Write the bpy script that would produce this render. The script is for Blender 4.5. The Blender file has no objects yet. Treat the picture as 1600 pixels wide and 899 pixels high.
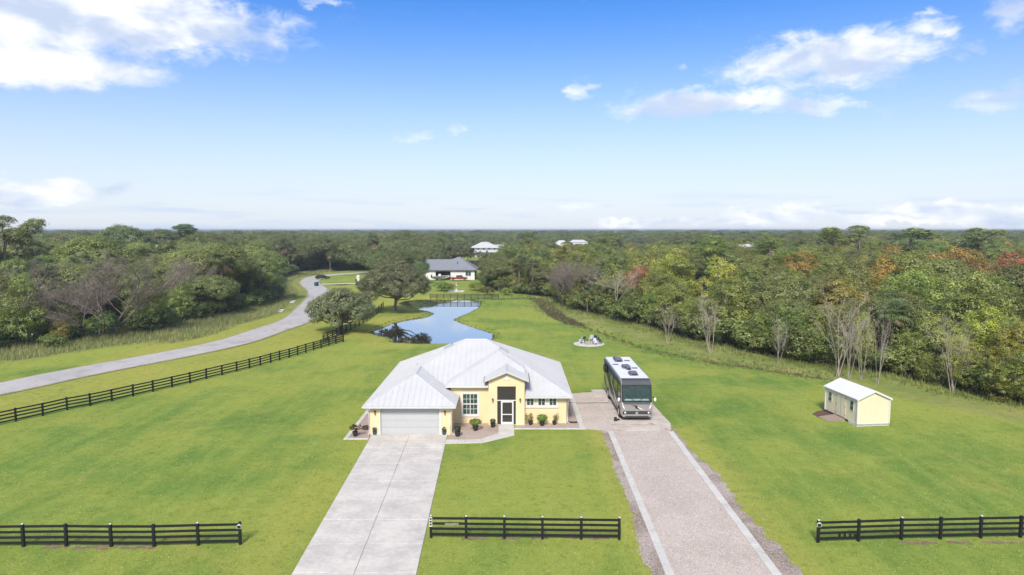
import bpy, bmesh, math, random
import numpy as np
from mathutils import Vector, Matrix

scene = bpy.context.scene
COL = scene.collection
R = math.radians

# ------------------------------------------------------------------ camera
CAM_H = 16.3
FOC = 1067.0                       # focal length in pixels of a 1600 px wide frame
PITCH = math.atan(90.5 / FOC)
cam_data = bpy.data.cameras.new('camera')
cam_data.lens = 36.0 * FOC / 1600.0
cam_data.sensor_width = 36.0
cam_data.clip_start = 0.5
cam_data.clip_end = 20000
cam = bpy.data.objects.new('camera', cam_data)
COL.objects.link(cam)
cam.location = (0, 0, CAM_H)
cam.rotation_euler = (R(90) - PITCH, 0, 0)
scene.camera = cam

# ------------------------------------------------------------------ node helpers
def nd(nt, typ, ins=None, **props):
    n = nt.nodes.new(typ)
    for k, v in props.items():
        setattr(n, k, v)
    for k, v in (ins or {}).items():
        s = n.inputs[k]
        if isinstance(v, bpy.types.NodeSocket):
            nt.links.new(v, s)
        elif isinstance(v, bpy.types.Node):
            nt.links.new(v.outputs[0], s)
        else:
            if hasattr(s.default_value, '__len__') and hasattr(v, '__len__') and len(s.default_value) == 4 and len(v) == 3:
                v = (*v, 1.0)
            s.default_value = v
    return n

def mth(nt, op, a, b=None, c=None, clamp=False):
    ins = {0: a}
    if b is not None: ins[1] = b
    if c is not None: ins[2] = c
    n = nd(nt, 'ShaderNodeMath', ins, operation=op)
    n.use_clamp = clamp
    return n.outputs[0]

def mixc(nt, fac, a, b, blend='MIX'):
    n = nt.nodes.new('ShaderNodeMix')
    n.data_type = 'RGBA'; n.blend_type = blend
    for i, v in ((0, fac), (6, a), (7, b)):
        if isinstance(v, bpy.types.NodeSocket): nt.links.new(v, n.inputs[i])
        elif isinstance(v, (int, float)): n.inputs[i].default_value = v
        else: n.inputs[i].default_value = (*v[:3], 1.0)
    return n.outputs[2]

def smooth(nt, x, lo, hi):
    n = nd(nt, 'ShaderNodeMapRange', {0: x, 1: lo, 2: hi, 3: 0.0, 4: 1.0})
    n.interpolation_type = 'SMOOTHSTEP'
    return n.outputs[0]

def noise(nt, vec, scale, detail=3, rough=0.55, dist=0.0, out='Fac'):
    n = nd(nt, 'ShaderNodeTexNoise', {'Vector': vec, 'Scale': scale, 'Detail': detail, 'Roughness': rough, 'Distortion': dist})
    return n.outputs[out]

# ------------------------------------------------------------------ world: daylight sky with broken cloud
SUN_EL, SUN_AZ = 41.0, 189.0         # azimuth clockwise from +Y, the way the camera looks
w = bpy.data.worlds.new('World'); scene.world = w; w.use_nodes = True
nt = w.node_tree
for n in list(nt.nodes): nt.nodes.remove(n)
sky = nt.nodes.new('ShaderNodeTexSky')
sky.sky_type = 'NISHITA'; sky.sun_disc = False
sky.sun_elevation = R(SUN_EL); sky.sun_rotation = R(SUN_AZ)
sky.altitude = 10; sky.air_density = 1.0; sky.dust_density = 0.6; sky.ozone_density = 2.2
SKY_STRENGTH = 0.092
tc = nt.nodes.new('ShaderNodeTexCoord')
sep = nd(nt, 'ShaderNodeSeparateXYZ', {0: tc.outputs['Generated']})
X, Y, Z = sep.outputs
el = mth(nt, 'MULTIPLY', mth(nt, 'ARCSINE', Z), 57.29578)
az = mth(nt, 'MULTIPLY', mth(nt, 'ARCTAN2', X, Y), 57.29578)
ang = nd(nt, 'ShaderNodeCombineXYZ', {0: az, 1: el, 2: 0.0}).outputs[0]
skyc = nd(nt, 'ShaderNodeHueSaturation', {'Hue': 0.506, 'Saturation': 1.28, 'Value': 1.0, 'Color': mixc(nt, 1.0, sky.outputs[0], (.98, 1.06, 1.24), 'MULTIPLY')}).outputs[0]
# hazy, paler air towards the horizon
hz = mth(nt, 'POWER', smooth(nt, el, 22.0, -2.0), 1.4)
skyc = mixc(nt, mth(nt, 'MULTIPLY', hz, 0.90), skyc, (5.55, 5.92, 6.62))
# warp the cloud outlines
def warped(scale_vec, amt, sc, seed):
    v = nd(nt, 'ShaderNodeVectorMath', {0: ang, 1: scale_vec}, operation='MULTIPLY').outputs[0]
    v = nd(nt, 'ShaderNodeVectorMath', {0: v, 1: (seed, seed * .7, seed * .3)}, operation='ADD').outputs[0]
    nn = noise(nt, v, sc, 6, 0.62, 0.2, 'Color')
    nn = nd(nt, 'ShaderNodeVectorMath', {0: nn, 1: (.5, .5, .5)}, operation='SUBTRACT').outputs[0]
    nn = nd(nt, 'ShaderNodeVectorMath', {0: nn, 1: amt}, operation='MULTIPLY').outputs[0]
    return nd(nt, 'ShaderNodeVectorMath', {0: ang, 1: nn}, operation='ADD').outputs[0]
wv = warped((1, 1.7, 1), (6.5, 3.4, 0), 0.26, 3.1)
def pix(px, py):                     # direction (azimuth, elevation in degrees) of a cloud seen in the photograph
    a, b = (px - 800) / FOC, (449.5 - py) / FOC
    c, s = math.cos(PITCH), math.sin(PITCH)
    v = Vector((a, c + b * s, -s + b * c)).normalized()
    return math.degrees(math.atan2(v.x, v.y)), math.degrees(math.asin(v.z))
clouds = [  # px, py, half width px, half height px, weight
    (150, 18, 235, 46, 1.25), (330, 50, 62, 36, .85), (70, 100, 135, 30, 1.1), (395, 58, 40, 18, .5), (60, 40, 120, 42, 1.1), (262, 58, 90, 34, .8),
    (1295, 94, 128, 36, 1.1), (1222, 130, 56, 24, .6), (1112, 161, 132, 22, 1.05), (1280, 163, 62, 13, .8), (1440, 36, 42, 15, .8),
    (1588, 24, 34, 28, .8), (1508, 76, 26, 17, .55), (1545, 158, 56, 15, .7), (910, 135, 24, 20, .72), (985, 155, 30, 16, .55), (1400, 165, 26, 13, .45),
    (645, 213, 30, 12, .62), (715, 199, 28, 8, .55), (1055, 102, 14, 10, .5), (500, 3, 36, 8, .8), (70, 300, 105, 19, 1.05), (20, 318, 70, 10, .9),
    (1220, 336, 80, 11, 1.1), (1470, 326, 60, 11, 1.1), (1530, 338, 80, 10, 1.05), (1330, 337, 60, 9, .9), (1000, 349, 110, 7, .9), (860, 330, 80, 10, .65), (1120, 348, 80, 7, .9), (1420, 346, 120, 7, 1.0), (1590, 322, 40, 8, .9), (930, 324, 50, 5, .6),
]
cov = None
for px, py, hw, hh, wt in clouds:
    a0, e0 = pix(px, py)
    rw, rh = hw / FOC * 57.3, hh / FOC * 57.3
    d = nd(nt, 'ShaderNodeVectorMath', {0: wv, 1: (a0, e0, 0)}, operation='SUBTRACT').outputs[0]
    d = nd(nt, 'ShaderNodeVectorMath', {0: d, 1: (1 / rw, 1 / rh, 0)}, operation='MULTIPLY').outputs[0]
    ln = nd(nt, 'ShaderNodeVectorMath', {0: d}, operation='LENGTH').outputs['Value']
    m = mth(nt, 'MULTIPLY', smooth(nt, ln, 1.75, 0.15), wt)
    cov = m if cov is None else mth(nt, 'SMOOTH_MAX', cov, m, 0.25)
# the same broken cloud goes on round the rest of the sky, out of frame
dirp = nd(nt, 'ShaderNodeVectorMath', {0: tc.outputs['Generated'], 1: (2.2, 2.2, 5.0)}, operation='MULTIPLY').outputs[0]
gen = smooth(nt, noise(nt, dirp, 1.25, 5, .6, .3), .40, .58)
out_of_frame = mth(nt, 'MAXIMUM', smooth(nt, mth(nt, 'ABSOLUTE', az), 42.0, 62.0), smooth(nt, el, 22.0, 34.0))
cov = mth(nt, 'MAXIMUM', cov, mth(nt, 'MULTIPLY', gen, out_of_frame))
fine = noise(nt, nd(nt, 'ShaderNodeVectorMath', {0: ang, 1: (1, 1.9, 1)}, operation='MULTIPLY').outputs[0], 0.42, 8, .62, .5)
dens = mth(nt, 'ADD', cov, mth(nt, 'MULTIPLY', mth(nt, 'SUBTRACT', fine, 0.5), 1.15))
alpha = mth(nt, 'MULTIPLY', smooth(nt, dens, 0.28, 1.08), smooth(nt, cov, 0.03, 0.35))
# thin streaks low over the horizon
st = noise(nt, nd(nt, 'ShaderNodeVectorMath', {0: ang, 1: (.09, 1.15, 1)}, operation='MULTIPLY').outputs[0], 1.0, 5, .55, .4)
stm = mth(nt, 'MULTIPLY', mth(nt, 'MULTIPLY', smooth(nt, st, .50, .68), smooth(nt, el, 3.8, 1.4)), 0.8)
skyc = mixc(nt, stm, skyc, (4.6, 5.4, 6.7))
# cloud light: white crowns, blue-grey bellies
lit = noise(nt, nd(nt, 'ShaderNodeVectorMath', {0: ang, 1: (.8, 1.7, 1)}, operation='MULTIPLY').outputs[0], 0.23, 4, .5, .3)
cc = mixc(nt, smooth(nt, lit, .36, .60), (4.4, 5.1, 6.4), (7.5, 7.6, 7.9))
skyc = mixc(nt, mth(nt, 'MULTIPLY', alpha, .95), skyc, cc)
bg = nd(nt, 'ShaderNodeBackground', {'Color': skyc, 'Strength': SKY_STRENGTH})
nd(nt, 'ShaderNodeOutputWorld', {'Surface': bg.outputs[0]})

# ------------------------------------------------------------------ sun, softened by thin cloud
sd = bpy.data.lights.new('sun', 'SUN'); sd.energy = 3.1; sd.angle = R(13); sd.color = (1.0, 0.93, 0.80)
sun = bpy.data.objects.new('sun', sd); COL.objects.link(sun)
sv = Vector((math.sin(R(SUN_AZ)) * math.cos(R(SUN_EL)), math.cos(R(SUN_AZ)) * math.cos(R(SUN_EL)), math.sin(R(SUN_EL))))
sun.rotation_euler = sv.to_track_quat('Z', 'Y').to_euler()
sun.location = (0, -50, 80)

scene.view_settings.view_transform = 'Standard'
scene.view_settings.look = 'None'
scene.view_settings.exposure = 0.66
scene.view_settings.gamma = 1.0
scene.view_settings.use_curve_mapping = False
scene.cycles.max_bounces = 6
scene.cycles.diffuse_bounces = 3
scene.cycles.transmission_bounces = 3
scene.cycles.volume_bounces = 0

# ------------------------------------------------------------------ places read off the photograph, as points on the ground
def ground(px, py, z=0.0):
    a, b = (px - 800) / FOC, (449.5 - py) / FOC
    c, s = math.cos(PITCH), math.sin(PITCH)
    r = (a, c + b * s, -s + b * c)
    t = (z - CAM_H) / r[2]
    return (r[0] * t, r[1] * t)

# ------------------------------------------------------------------ object helpers
def tag(o, label=None, cat=None, group=None, kind=None):
    if label: o['label'] = label
    if cat: o['category'] = cat
    if group: o['group'] = group
    if kind: o['kind'] = kind
    return o

def empty(name, loc=(0, 0, 0), rz=0.0):
    o = bpy.data.objects.new(name, None); COL.objects.link(o)
    o.location = loc; o.rotation_euler = (0, 0, rz); o.empty_display_size = .3
    return o

def link_mesh(name, me, parent=None, loc=(0, 0, 0), rot=(0, 0, 0), sc=(1, 1, 1)):
    o = bpy.data.objects.new(name, me); COL.objects.link(o)
    o.parent = parent; o.location = loc; o.rotation_euler = rot; o.scale = sc
    return o

class MB:
    """collects shapes and links them as one mesh object"""
    def __init__(s): s.v = []; s.f = []; s.m = []; s.mi = 0
    def poly(s, pts):
        b = len(s.v); s.v += [tuple(p) for p in pts]; s.f.append(tuple(range(b, b + len(pts)))); s.m.append(s.mi); return s
    def box(s, x0, x1, y0, y1, z0, z1):
        b = len(s.v)
        s.v += [(x0, y0, z0), (x1, y0, z0), (x1, y1, z0), (x0, y1, z0), (x0, y0, z1), (x1, y0, z1), (x1, y1, z1), (x0, y1, z1)]
        for q in ((3, 2, 1, 0), (4, 5, 6, 7), (0, 1, 5, 4), (1, 2, 6, 5), (2, 3, 7, 6), (3, 0, 4, 7)):
            s.f.append(tuple(b + i for i in q)); s.m.append(s.mi)
        return s
    def prism(s, pts, z0, z1):
        n = len(pts); b = len(s.v)
        s.v += [(p[0], p[1], z0) for p in pts] + [(p[0], p[1], z1) for p in pts]
        a = sum(pts[i][0] * pts[(i + 1) % n][1] - pts[(i + 1) % n][0] * pts[i][1] for i in range(n))
        idx = list(range(n)) if a > 0 else list(range(n))[::-1]
        s.f.append(tuple(b + i for i in idx[::-1])); s.f.append(tuple(b + n + i for i in idx)); s.m += [s.mi] * 2
        for k in range(n):
            i, j = idx[k], idx[(k + 1) % n]
            s.f.append((b + i, b + j, b + n + j, b + n + i)); s.m.append(s.mi)
        return s
    def sideprism(s, pts, x0, x1):
        """profile in (y, z), extruded along x"""
        n = len(pts); b = len(s.v)
        s.v += [(x0, p[0], p[1]) for p in pts] + [(x1, p[0], p[1]) for p in pts]
        a = sum(pts[i][0] * pts[(i + 1) % n][1] - pts[(i + 1) % n][0] * pts[i][1] for i in range(n))
        idx = list(range(n)) if a > 0 else list(range(n))[::-1]
        s.f.append(tuple(b + i for i in idx[::-1])); s.f.append(tuple(b + n + i for i in idx)); s.m += [s.mi] * 2
        for k in range(n):
            i, j = idx[k], idx[(k + 1) % n]
            s.f.append((b + i, b + j, b + n + j, b + n + i)); s.m.append(s.mi)
        return s
    def tube(s, pts, rad, n=6, cap=True):
        b = len(s.v); pts = [Vector(p) for p in pts]
        if not hasattr(rad, '__len__'): rad = [rad] * len(pts)
        for k, p in enumerate(pts):
            d = (pts[min(k + 1, len(pts) - 1)] - pts[max(k - 1, 0)])
            if d.length < 1e-6: d = Vector((0, 0, 1))
            d.normalize()
            u = d.cross(Vector((0, 0, 1)))
            if u.length < 0.05: u = d.cross(Vector((1, 0, 0)))
            u.normalize(); vv = d.cross(u)
            for i in range(n):
                t = 2 * math.pi * i / n
                q = p + (u * math.cos(t) + vv * math.sin(t)) * rad[k]
                s.v.append((q.x, q.y, q.z))
        for k in range(len(pts) - 1):
            for i in range(n):
                j = (i + 1) % n
                s.f.append((b + k * n + i, b + (k + 1) * n + i, b + (k + 1) * n + j, b + k * n + j)); s.m.append(s.mi)
        if cap:
            s.f.append(tuple(b + i for i in range(n))); e = b + (len(pts) - 1) * n
            s.f.append(tuple(e + n - 1 - i for i in range(n))); s.m += [s.mi] * 2
        return s
    def lathe(s, prof, n=14, c=(0, 0, 0)):
        b = len(s.v)
        for r, z in prof:
            for i in range(n):
                t = 2 * math.pi * i / n
                s.v.append((c[0] + r * math.cos(t), c[1] + r * math.sin(t), c[2] + z))
        for k in range(len(prof) - 1):
            for i in range(n):
                j = (i + 1) % n
                s.f.append((b + k * n + i, b + k * n + j, b + (k + 1) * n + j, b + (k + 1) * n + i)); s.m.append(s.mi)
        s.f.append(tuple(b + n - 1 - i for i in range(n))); e = b + (len(prof) - 1) * n
        s.f.append(tuple(e + i for i in range(n))); s.m += [s.mi] * 2
        return s
    def mesh(s, name, mats):
        me = bpy.data.meshes.new(name); me.from_pydata(s.v, [], s.f)
        if not isinstance(mats, (list, tuple)): mats = [mats]
        for m in mats: me.materials.append(m)
        if any(s.m): me.polygons.foreach_set('material_index', s.m)
        me.update(); return me
    def build(s, name, mats, parent=None, loc=(0, 0, 0), rz=0.0, bevel=0.0, seg=2, smooth_shade=False):
        me = s.mesh(name, mats)
        if smooth_shade:
            me.polygons.foreach_set('use_smooth', [True] * len(me.polygons))
        o = link_mesh(name, me, parent, loc, (0, 0, rz))
        if bevel:
            md = o.modifiers.new('bevel', 'BEVEL'); md.width = bevel; md.segments = seg; md.limit_method = 'ANGLE'; md.angle_limit = R(40)
        return o

# ------------------------------------------------------------------ materials
def surf(name, base, rough=.7, var=.12, scale=3.0, bump=0.0, bscale=20.0, metal=0.0, spec=.4, stretch=(1, 1, 1), tint=None, coat=0.0, coords='Object'):
    """principled surface with two scales of tonal wear and fine relief"""
    m = bpy.data.materials.new(name); m.use_nodes = True; t = m.node_tree
    b = t.nodes['Principled BSDF']
    if coords == 'World':
        v = t.nodes.new('ShaderNodeNewGeometry').outputs['Position']
    else:
        v = t.nodes.new('ShaderNodeTexCoord').outputs['Object']
    v = nd(t, 'ShaderNodeVectorMath', {0: v, 1: stretch}, operation='MULTIPLY').outputs[0]
    n1 = noise(t, v, scale, 4, .6, .2); n2 = noise(t, v, scale * 7.3, 3, .6)
    f = mth(t, 'ADD', mth(t, 'MULTIPLY', n1, .65), mth(t, 'MULTIPLY', n2, .35))
    f = smooth(t, f, .32, .68)
    lo = tuple(c * (1 - var) for c in base); hi = tuple(min(1, c * (1 + var)) for c in base)
    if tint: lo = tint
    col = mixc(t, f, lo, hi)
    t.links.new(col, b.inputs['Base Color'])
    b.inputs['Roughness'].default_value = rough; b.inputs['Metallic'].default_value = metal
    b.inputs['Specular IOR Level'].default_value = spec
    if coat: b.inputs['Coat Weight'].default_value = coat
    if bump:
        bn = nd(t, 'ShaderNodeBump', {'Strength': bump, 'Distance': .02, 'Height': noise(t, v, bscale, 4, .6)})
        t.links.new(bn.outputs[0], b.inputs['Normal'])
    return m

M = {}
M['stucco'] = surf('yellow_stucco', (.72, .585, .36), .9, .05, .7, .25, 60)
M['white_paint'] = surf('white_paint', (.62, .62, .605), .5, .05, 1.5)
M['roof_metal'] = surf('painted_roof_metal', (.50, .50, .51), .5, .05, .5, spec=.4)
M['fascia'] = surf('fascia_grey', (.52, .53, .52), .55, .06, 2)
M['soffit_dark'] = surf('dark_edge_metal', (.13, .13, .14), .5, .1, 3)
M['garage_white'] = surf('garage_door_paint', (.44, .45, .46), .45, .03, 1)
M['glass'] = surf('window_glass', (.035, .07, .06), .06, .35, .9, spec=.8)
M['screen'] = surf('insect_screen', (.10, .09, .08), .8, .15, 8)
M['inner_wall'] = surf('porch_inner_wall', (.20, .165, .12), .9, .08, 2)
M['black_metal'] = surf('black_metal', (.018, .018, .02), .45, .2, 8)
M['concrete'] = surf('concrete', (.575, .53, .47), .85, .10, .55, .2, 40, tint=(.45, .42, .385), coords='World')
M['concrete_pale'] = surf('pale_concrete', (.54, .515, .47), .85, .1, .9, .2, 40, coords='World')
M['asphalt'] = surf('bleached_asphalt', (.43, .405, .385), .9, .08, .25, .25, 30, stretch=(1, .5, 1), coords='World')
M['fence'] = surf('black_fence_paint', (.012, .012, .014), .5, .35, 4)
M['cap'] = surf('solar_cap', (.55, .56, .57), .3, .1, 8)
M['pot_black'] = surf('black_pot', (.03, .028, .03), .5, .2, 9)
M['pot_blue'] = surf('blue_pot', (.02, .09, .14), .25, .25, 9)
M['soil_pot'] = surf('potting_soil', (.035, .024, .016), .95, .3, 20)
M['wood_grey'] = surf('weathered_wood', (.36, .27, .215), .85, .2, 5, stretch=(1, 6, 1))
M['rubber'] = surf('tyre_rubber', (.02, .02, .02), .85, .2, 10)
M['chrome'] = surf('chrome', (.75, .75, .76), .15, .03, 5, metal=1.0)
M['stone'] = surf('grey_stone', (.34, .32, .30), .9, .25, 8, .4, 30)
M['steel_grey'] = surf('grey_plastic', (.12, .12, .16), .55, .15, 6)
M['mulch'] = surf('mulch', (.12, .065, .045), .95, .4, 9, .6, 30, coords='World')
M['dirt'] = surf('bare_dirt', (.20, .14, .095), 1, .35, 3, .6, 12, coords='World')
M['mud'] = surf('dark_mud', (.05, .035, .024), .9, .4, 1.2, .6, 6, coords='World')

def stain(m, col, sc, lo, hi, amt, stretch=(1, 1, 1)):
    t = m.node_tree; p = t.nodes['Principled BSDF']; c0 = p.inputs['Base Color'].links[0].from_socket
    v = nd(t, 'ShaderNodeVectorMath', {0: t.nodes.new('ShaderNodeNewGeometry').outputs['Position'], 1: stretch}, operation='MULTIPLY').outputs[0]
    t.links.new(mixc(t, mth(t, 'MULTIPLY', smooth(t, noise(t, v, sc, 6, .68, .9), lo, hi), amt), c0, col), p.inputs['Base Color'])
stain(M['concrete'], (.36, .33, .295), .55, .54, .74, .5, (1, 1.6, 1)); stain(M['concrete'], (.24, .21, .18), 1.7, .64, .76, .45)
stain(M['concrete_pale'], (.27, .24, .19), 1.1, .54, .72, .6); stain(M['asphalt'], (.24, .225, .21), .35, .5, .68, .6)
stain(M['stucco'], (.56, .44, .25), .9, .56, .74, .35, (1, 1, .35))

def gravel_mat(name, a, b, c):
    m = bpy.data.materials.new(name); m.use_nodes = True; t = m.node_tree
    p = t.nodes['Principled BSDF']
    v = t.nodes.new('ShaderNodeNewGeometry').outputs['Position']
    big = smooth(t, noise(t, v, .35, 5, .6, .4), .38, .62)
    vor = nd(t, 'ShaderNodeTexVoronoi', {'Vector': v, 'Scale': 26.0, 'Randomness': 1.0})
    cell = nd(t, 'ShaderNodeSeparateColor', {0: vor.outputs['Color']}).outputs[0]
    col = mixc(t, big, a, b)
    col = mixc(t, smooth(t, cell, .72, 1.0), col, tuple(x * 1.35 for x in b))
    col = mixc(t, smooth(t, cell, .30, .0), col, c)
    mid = noise(t, v, 4.5, 6, .75)
    col = mixc(t, mth(t, 'MULTIPLY', smooth(t, noise(t, v, 8.0, 4, .8), .5, .8), .6), col, tuple(x * 1.3 for x in b))
    col = mixc(t, smooth(t, mid, .58, .78), col, c)
    t.links.new(col, p.inputs['Base Color']); p.inputs['Roughness'].default_value = .95
    bn = nd(t, 'ShaderNodeBump', {'Strength': .6, 'Distance': .03, 'Height': vor.outputs['Distance']})
    t.links.new(bn.outputs[0], p.inputs['Normal'])
    return m
M['gravel'] = gravel_mat('pink_grey_gravel', (.45, .38, .325), (.52, .445, .385), (.34, .28, .235))
M['gravel_bed'] = gravel_mat('brown_gravel_bed', (.36, .28, .235), (.43, .345, .295), (.25, .19, .16))
M['spoil'] = gravel_mat('gravelly_soil', (.25, .195, .15), (.42, .35, .31), (.12, .085, .06))

# ================================================================== GROUND
rng = np.random.default_rng(7)
def gl(pts, z=0.0): return np.array([ground(a, b, z) for a, b in pts])

POND = gl([(580, 520), (598, 527), (613, 530), (617, 536), (640, 538.5), (720, 539.5), (760, 535), (772, 527), (766, 520), (741, 512), (716, 503), (711, 499),
           (720, 495), (746, 482), (753, 473), (741, 469.2), (690, 467.6), (650, 467.8), (628, 472), (625, 476), (640, 482), (670, 488.5), (676, 491), (664, 495.5), (640, 499), (615, 505), (600, 512)], -.35)
LEFT_EDGE = gl([(-60, 560), (0, 552), (70, 541), (150, 531), (240, 523), (300, 503), (380, 488), (437, 470), (441, 452), (430, 440), (470, 426), (520, 419), (566, 416)])
RIGHT_EDGE = gl([(1800, 672), (1700, 650), (1600, 632), (1500, 614), (1420, 594), (1340, 580), (1250, 567), (1150, 549), (1060, 527), (985, 506), (930, 494), (890, 484), (860, 466), (800, 459), (757, 452), (746, 440), (748, 428)])
DITCH_A = gl([(778, 467), (812, 465.5), (835, 465), (850, 472), (858, 480), (872, 492), (900, 505)])
DITCH_B = gl([(900, 505), (1000, 540), (1100, 562), (1180, 573), (1290, 590)])
ROAD = np.array([(-57.5, 58.0), (-52.5, 69.0), (-49.6, 76.8), (-41.3, 95.4), (-39.5, 109.9), (-38.9, 123), (-42.3, 143), (-46.6, 164), (-51.4, 181), (-58.5, 199), (-62.8, 211), (-65.2, 221), (-67.3, 234), (-64.5, 246), (-57, 257), (-44, 266), (-20, 278)])

def catmull(P, n=8):
    P = np.asarray(P, float); out = []
    Q = np.vstack([2 * P[0] - P[1], P, 2 * P[-1] - P[-2]])
    for i in range(1, len(Q) - 2):
        p0, p1, p2, p3 = Q[i - 1], Q[i], Q[i + 1], Q[i + 2]
        for t in np.linspace(0, 1, n, endpoint=False):
            out.append(.5 * ((2 * p1) + (-p0 + p2) * t + (2 * p0 - 5 * p1 + 4 * p2 - p3) * t * t + (-p0 + 3 * p1 - 3 * p2 + p3) * t ** 3))
    out.append(P[-1]); return np.array(out)
def closed_smooth(P, n=5):
    P = np.asarray(P); k = len(P); out = []
    for i in range(k):
        p0, p1, p2, p3 = P[i - 1], P[i], P[(i + 1) % k], P[(i + 2) % k]
        for t in np.linspace(0, 1, n, endpoint=False):
            out.append(.5 * ((2 * p1) + (-p0 + p2) * t + (2 * p0 - 5 * p1 + 4 * p2 - p3) * t * t + (-p0 + 3 * p1 - 3 * p2 + p3) * t ** 3))
    return np.array(out)
def dist_line(X, Y, P):
    d = np.full(X.shape, 1e9)
    for a, b in zip(P[:-1], P[1:]):
        ab = b - a; L = ab @ ab + 1e-9
        t = np.clip(((X - a[0]) * ab[0] + (Y - a[1]) * ab[1]) / L, 0, 1)
        d = np.minimum(d, np.hypot(X - a[0] - t * ab[0], Y - a[1] - t * ab[1]))
    return d
def inside(X, Y, P):
    r = np.zeros(X.shape, bool); n = len(P)
    for i in range(n):
        x0, y0 = P[i]; x1, y1 = P[(i + 1) % n]
        c = ((y0 > Y) != (y1 > Y)) & (X < (x1 - x0) * (Y - y0) / (y1 - y0 + 1e-12) + x0)
        r ^= c
    return r
def ss(x, a, b):
    t = np.clip((x - a) / (b - a), 0, 1); return t * t * (3 - 2 * t)

PONDS = closed_smooth(POND)
ROADS = catmull(ROAD)
LEFT_WOOD = np.vstack([LEFT_EDGE, [(-60, 420), (-700, 420), (-700, 60), (-110, 60)]])
RIGHT_WOOD = np.vstack([RIGHT_EDGE, [(6, 262), (20, 420), (700, 420), (700, 30), (75, 30)]])
NEIGHBOUR = np.array([(-48, 166), (2, 164), (-6, 178), (-9, 200), (-8, 236), (-30, 240), (-46, 214)])
FAR_CLEAR = [((-20, 385), 24), ((-15, 411), 17), ((70, 400), 20), ((150, 560), 60), ((40, 520), 26), ((330, 900), 90), ((130, 420), 16)]

def height(X, Y):
    z = np.zeros(X.shape)
    d = dist_line(X, Y, np.vstack([PONDS, PONDS[:1]])); ins = inside(X, Y, PONDS)
    sdv = np.where(ins, -d, d)
    z += np.where(sdv < .9, -.36 * ss(sdv, .9, 0.0) * 1.0 - .8 * ss(sdv, 0.0, -2.5), 0)
    z += -.75 * ss(dist_line(X, Y, DITCH_A), 2.6, .3)
    z += -.22 * ss(dist_line(X, Y, DITCH_B), 2.0, .2)
    z += -.30 * ss(dist_line(X, Y, ROADS), 6.0, 8.5) * ss(dist_line(X, Y, ROADS), 12.0, 9.0) * ss(Y, 60, 75) * (X < -44)
    z += .05 * np.sin(X * .11 + 1.3) * np.sin(Y * .083) * ss(Y, 72, 86)
    return z

def axis(bounds):
    out = []
    for a, b, s in bounds: out += list(np.arange(a, b, s))
    return np.array(out + [bounds[-1][1]])
xs = axis([(-9000, -2000, 1400), (-2000, -400, 200), (-400, -90, 14), (-90, -60, 2.5), (-60, 42, .85), (42, 90, 2.5), (90, 400, 14), (400, 2000, 200), (2000, 9000, 1400)])
ys = axis([(-600, -20, 60), (-20, 40, 4), (40, 92, 1.6), (92, 168, .8), (168, 270, 2.0), (270, 600, 14), (600, 2400, 150), (2400, 12000, 1600)])
GX, GY = np.meshgrid(xs, ys); GZ = height(GX, GY)
ny, nx = GX.shape
me = bpy.data.meshes.new('lawn')
idx = np.arange(ny * nx).reshape(ny, nx)
quads = np.stack([idx[:-1, :-1], idx[:-1, 1:], idx[1:, 1:], idx[1:, :-1]], -1).reshape(-1, 4)
def np_mesh(me, V, F):
    k = F.shape[1]
    me.vertices.add(len(V)); me.vertices.foreach_set('co', np.ascontiguousarray(V, np.float32).ravel())
    me.loops.add(F.size); me.loops.foreach_set('vertex_index', F.astype(np.int32).ravel())
    me.polygons.add(len(F)); me.polygons.foreach_set('loop_start', np.arange(0, F.size, k, dtype=np.int32))
    me.update(calc_edges=True)
np_mesh(me, np.stack([GX, GY, GZ], -1).reshape(-1, 3), quads)
me.polygons.foreach_set('use_smooth', [True] * len(me.polygons))
# what grows where: mud, rough grass, woodland floor, dry verge
fx, fy = GX.ravel(), GY.ravel()
dA = dist_line(fx, fy, DITCH_A); dB = dist_line(fx, fy, DITCH_B)
inL, inR = inside(fx, fy, LEFT_WOOD), inside(fx, fy, RIGHT_WOOD)
dL, dR = dist_line(fx, fy, LEFT_EDGE), dist_line(fx, fy, RIGHT_EDGE)
mud = ss(dA, 2.6, .8) + .72 * ss(dB, 1.0, .1)
sp = np.where(inside(fx, fy, PONDS), -1, 1) * dist_line(fx, fy, np.vstack([PONDS, PONDS[:1]]))
mud = np.maximum(mud, ss(sp, .12, -.3))
dOakA = np.hypot(fx - ground(534, 519)[0], fy - ground(534, 519)[1]); dOakB = np.hypot(fx - ground(619, 489)[0], fy - ground(619, 489)[1])
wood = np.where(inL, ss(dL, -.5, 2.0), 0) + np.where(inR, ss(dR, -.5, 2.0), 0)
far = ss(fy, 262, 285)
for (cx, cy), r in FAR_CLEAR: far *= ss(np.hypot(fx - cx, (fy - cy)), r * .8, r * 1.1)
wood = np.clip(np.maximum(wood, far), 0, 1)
dRoad = dist_line(fx, fy, ROADS)
rough = np.where(inL, 0, ss(dL, 11, 7)) * (fx < -40) + np.where(inR, 0, ss(dR, 9.5, 6)) * (fy < 150) * .8
dry = np.maximum(ss(np.abs(fx - 13.9), 2.6, .4), ss(np.abs(fx - 6.9), 1.8, .3)) * (fy < 56) * (fy > 20) + ss(np.abs(fx + 12.4), 3.4, .5) * (fy < 46) * (fy > 20) * .9
verge = dry * .75 + ss(dRoad, 16, 8) * (fx > -52 + (fy - 95) * .0) + ss(dOakA, 8, 4) * .5 + ss(sp, 9, 3) * (fx < -14) * .8
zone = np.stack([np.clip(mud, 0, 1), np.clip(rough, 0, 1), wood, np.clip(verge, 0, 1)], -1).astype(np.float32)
at = me.attributes.new('zone', 'FLOAT_COLOR', 'POINT'); at.data.foreach_set('color', zone.ravel())

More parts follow.
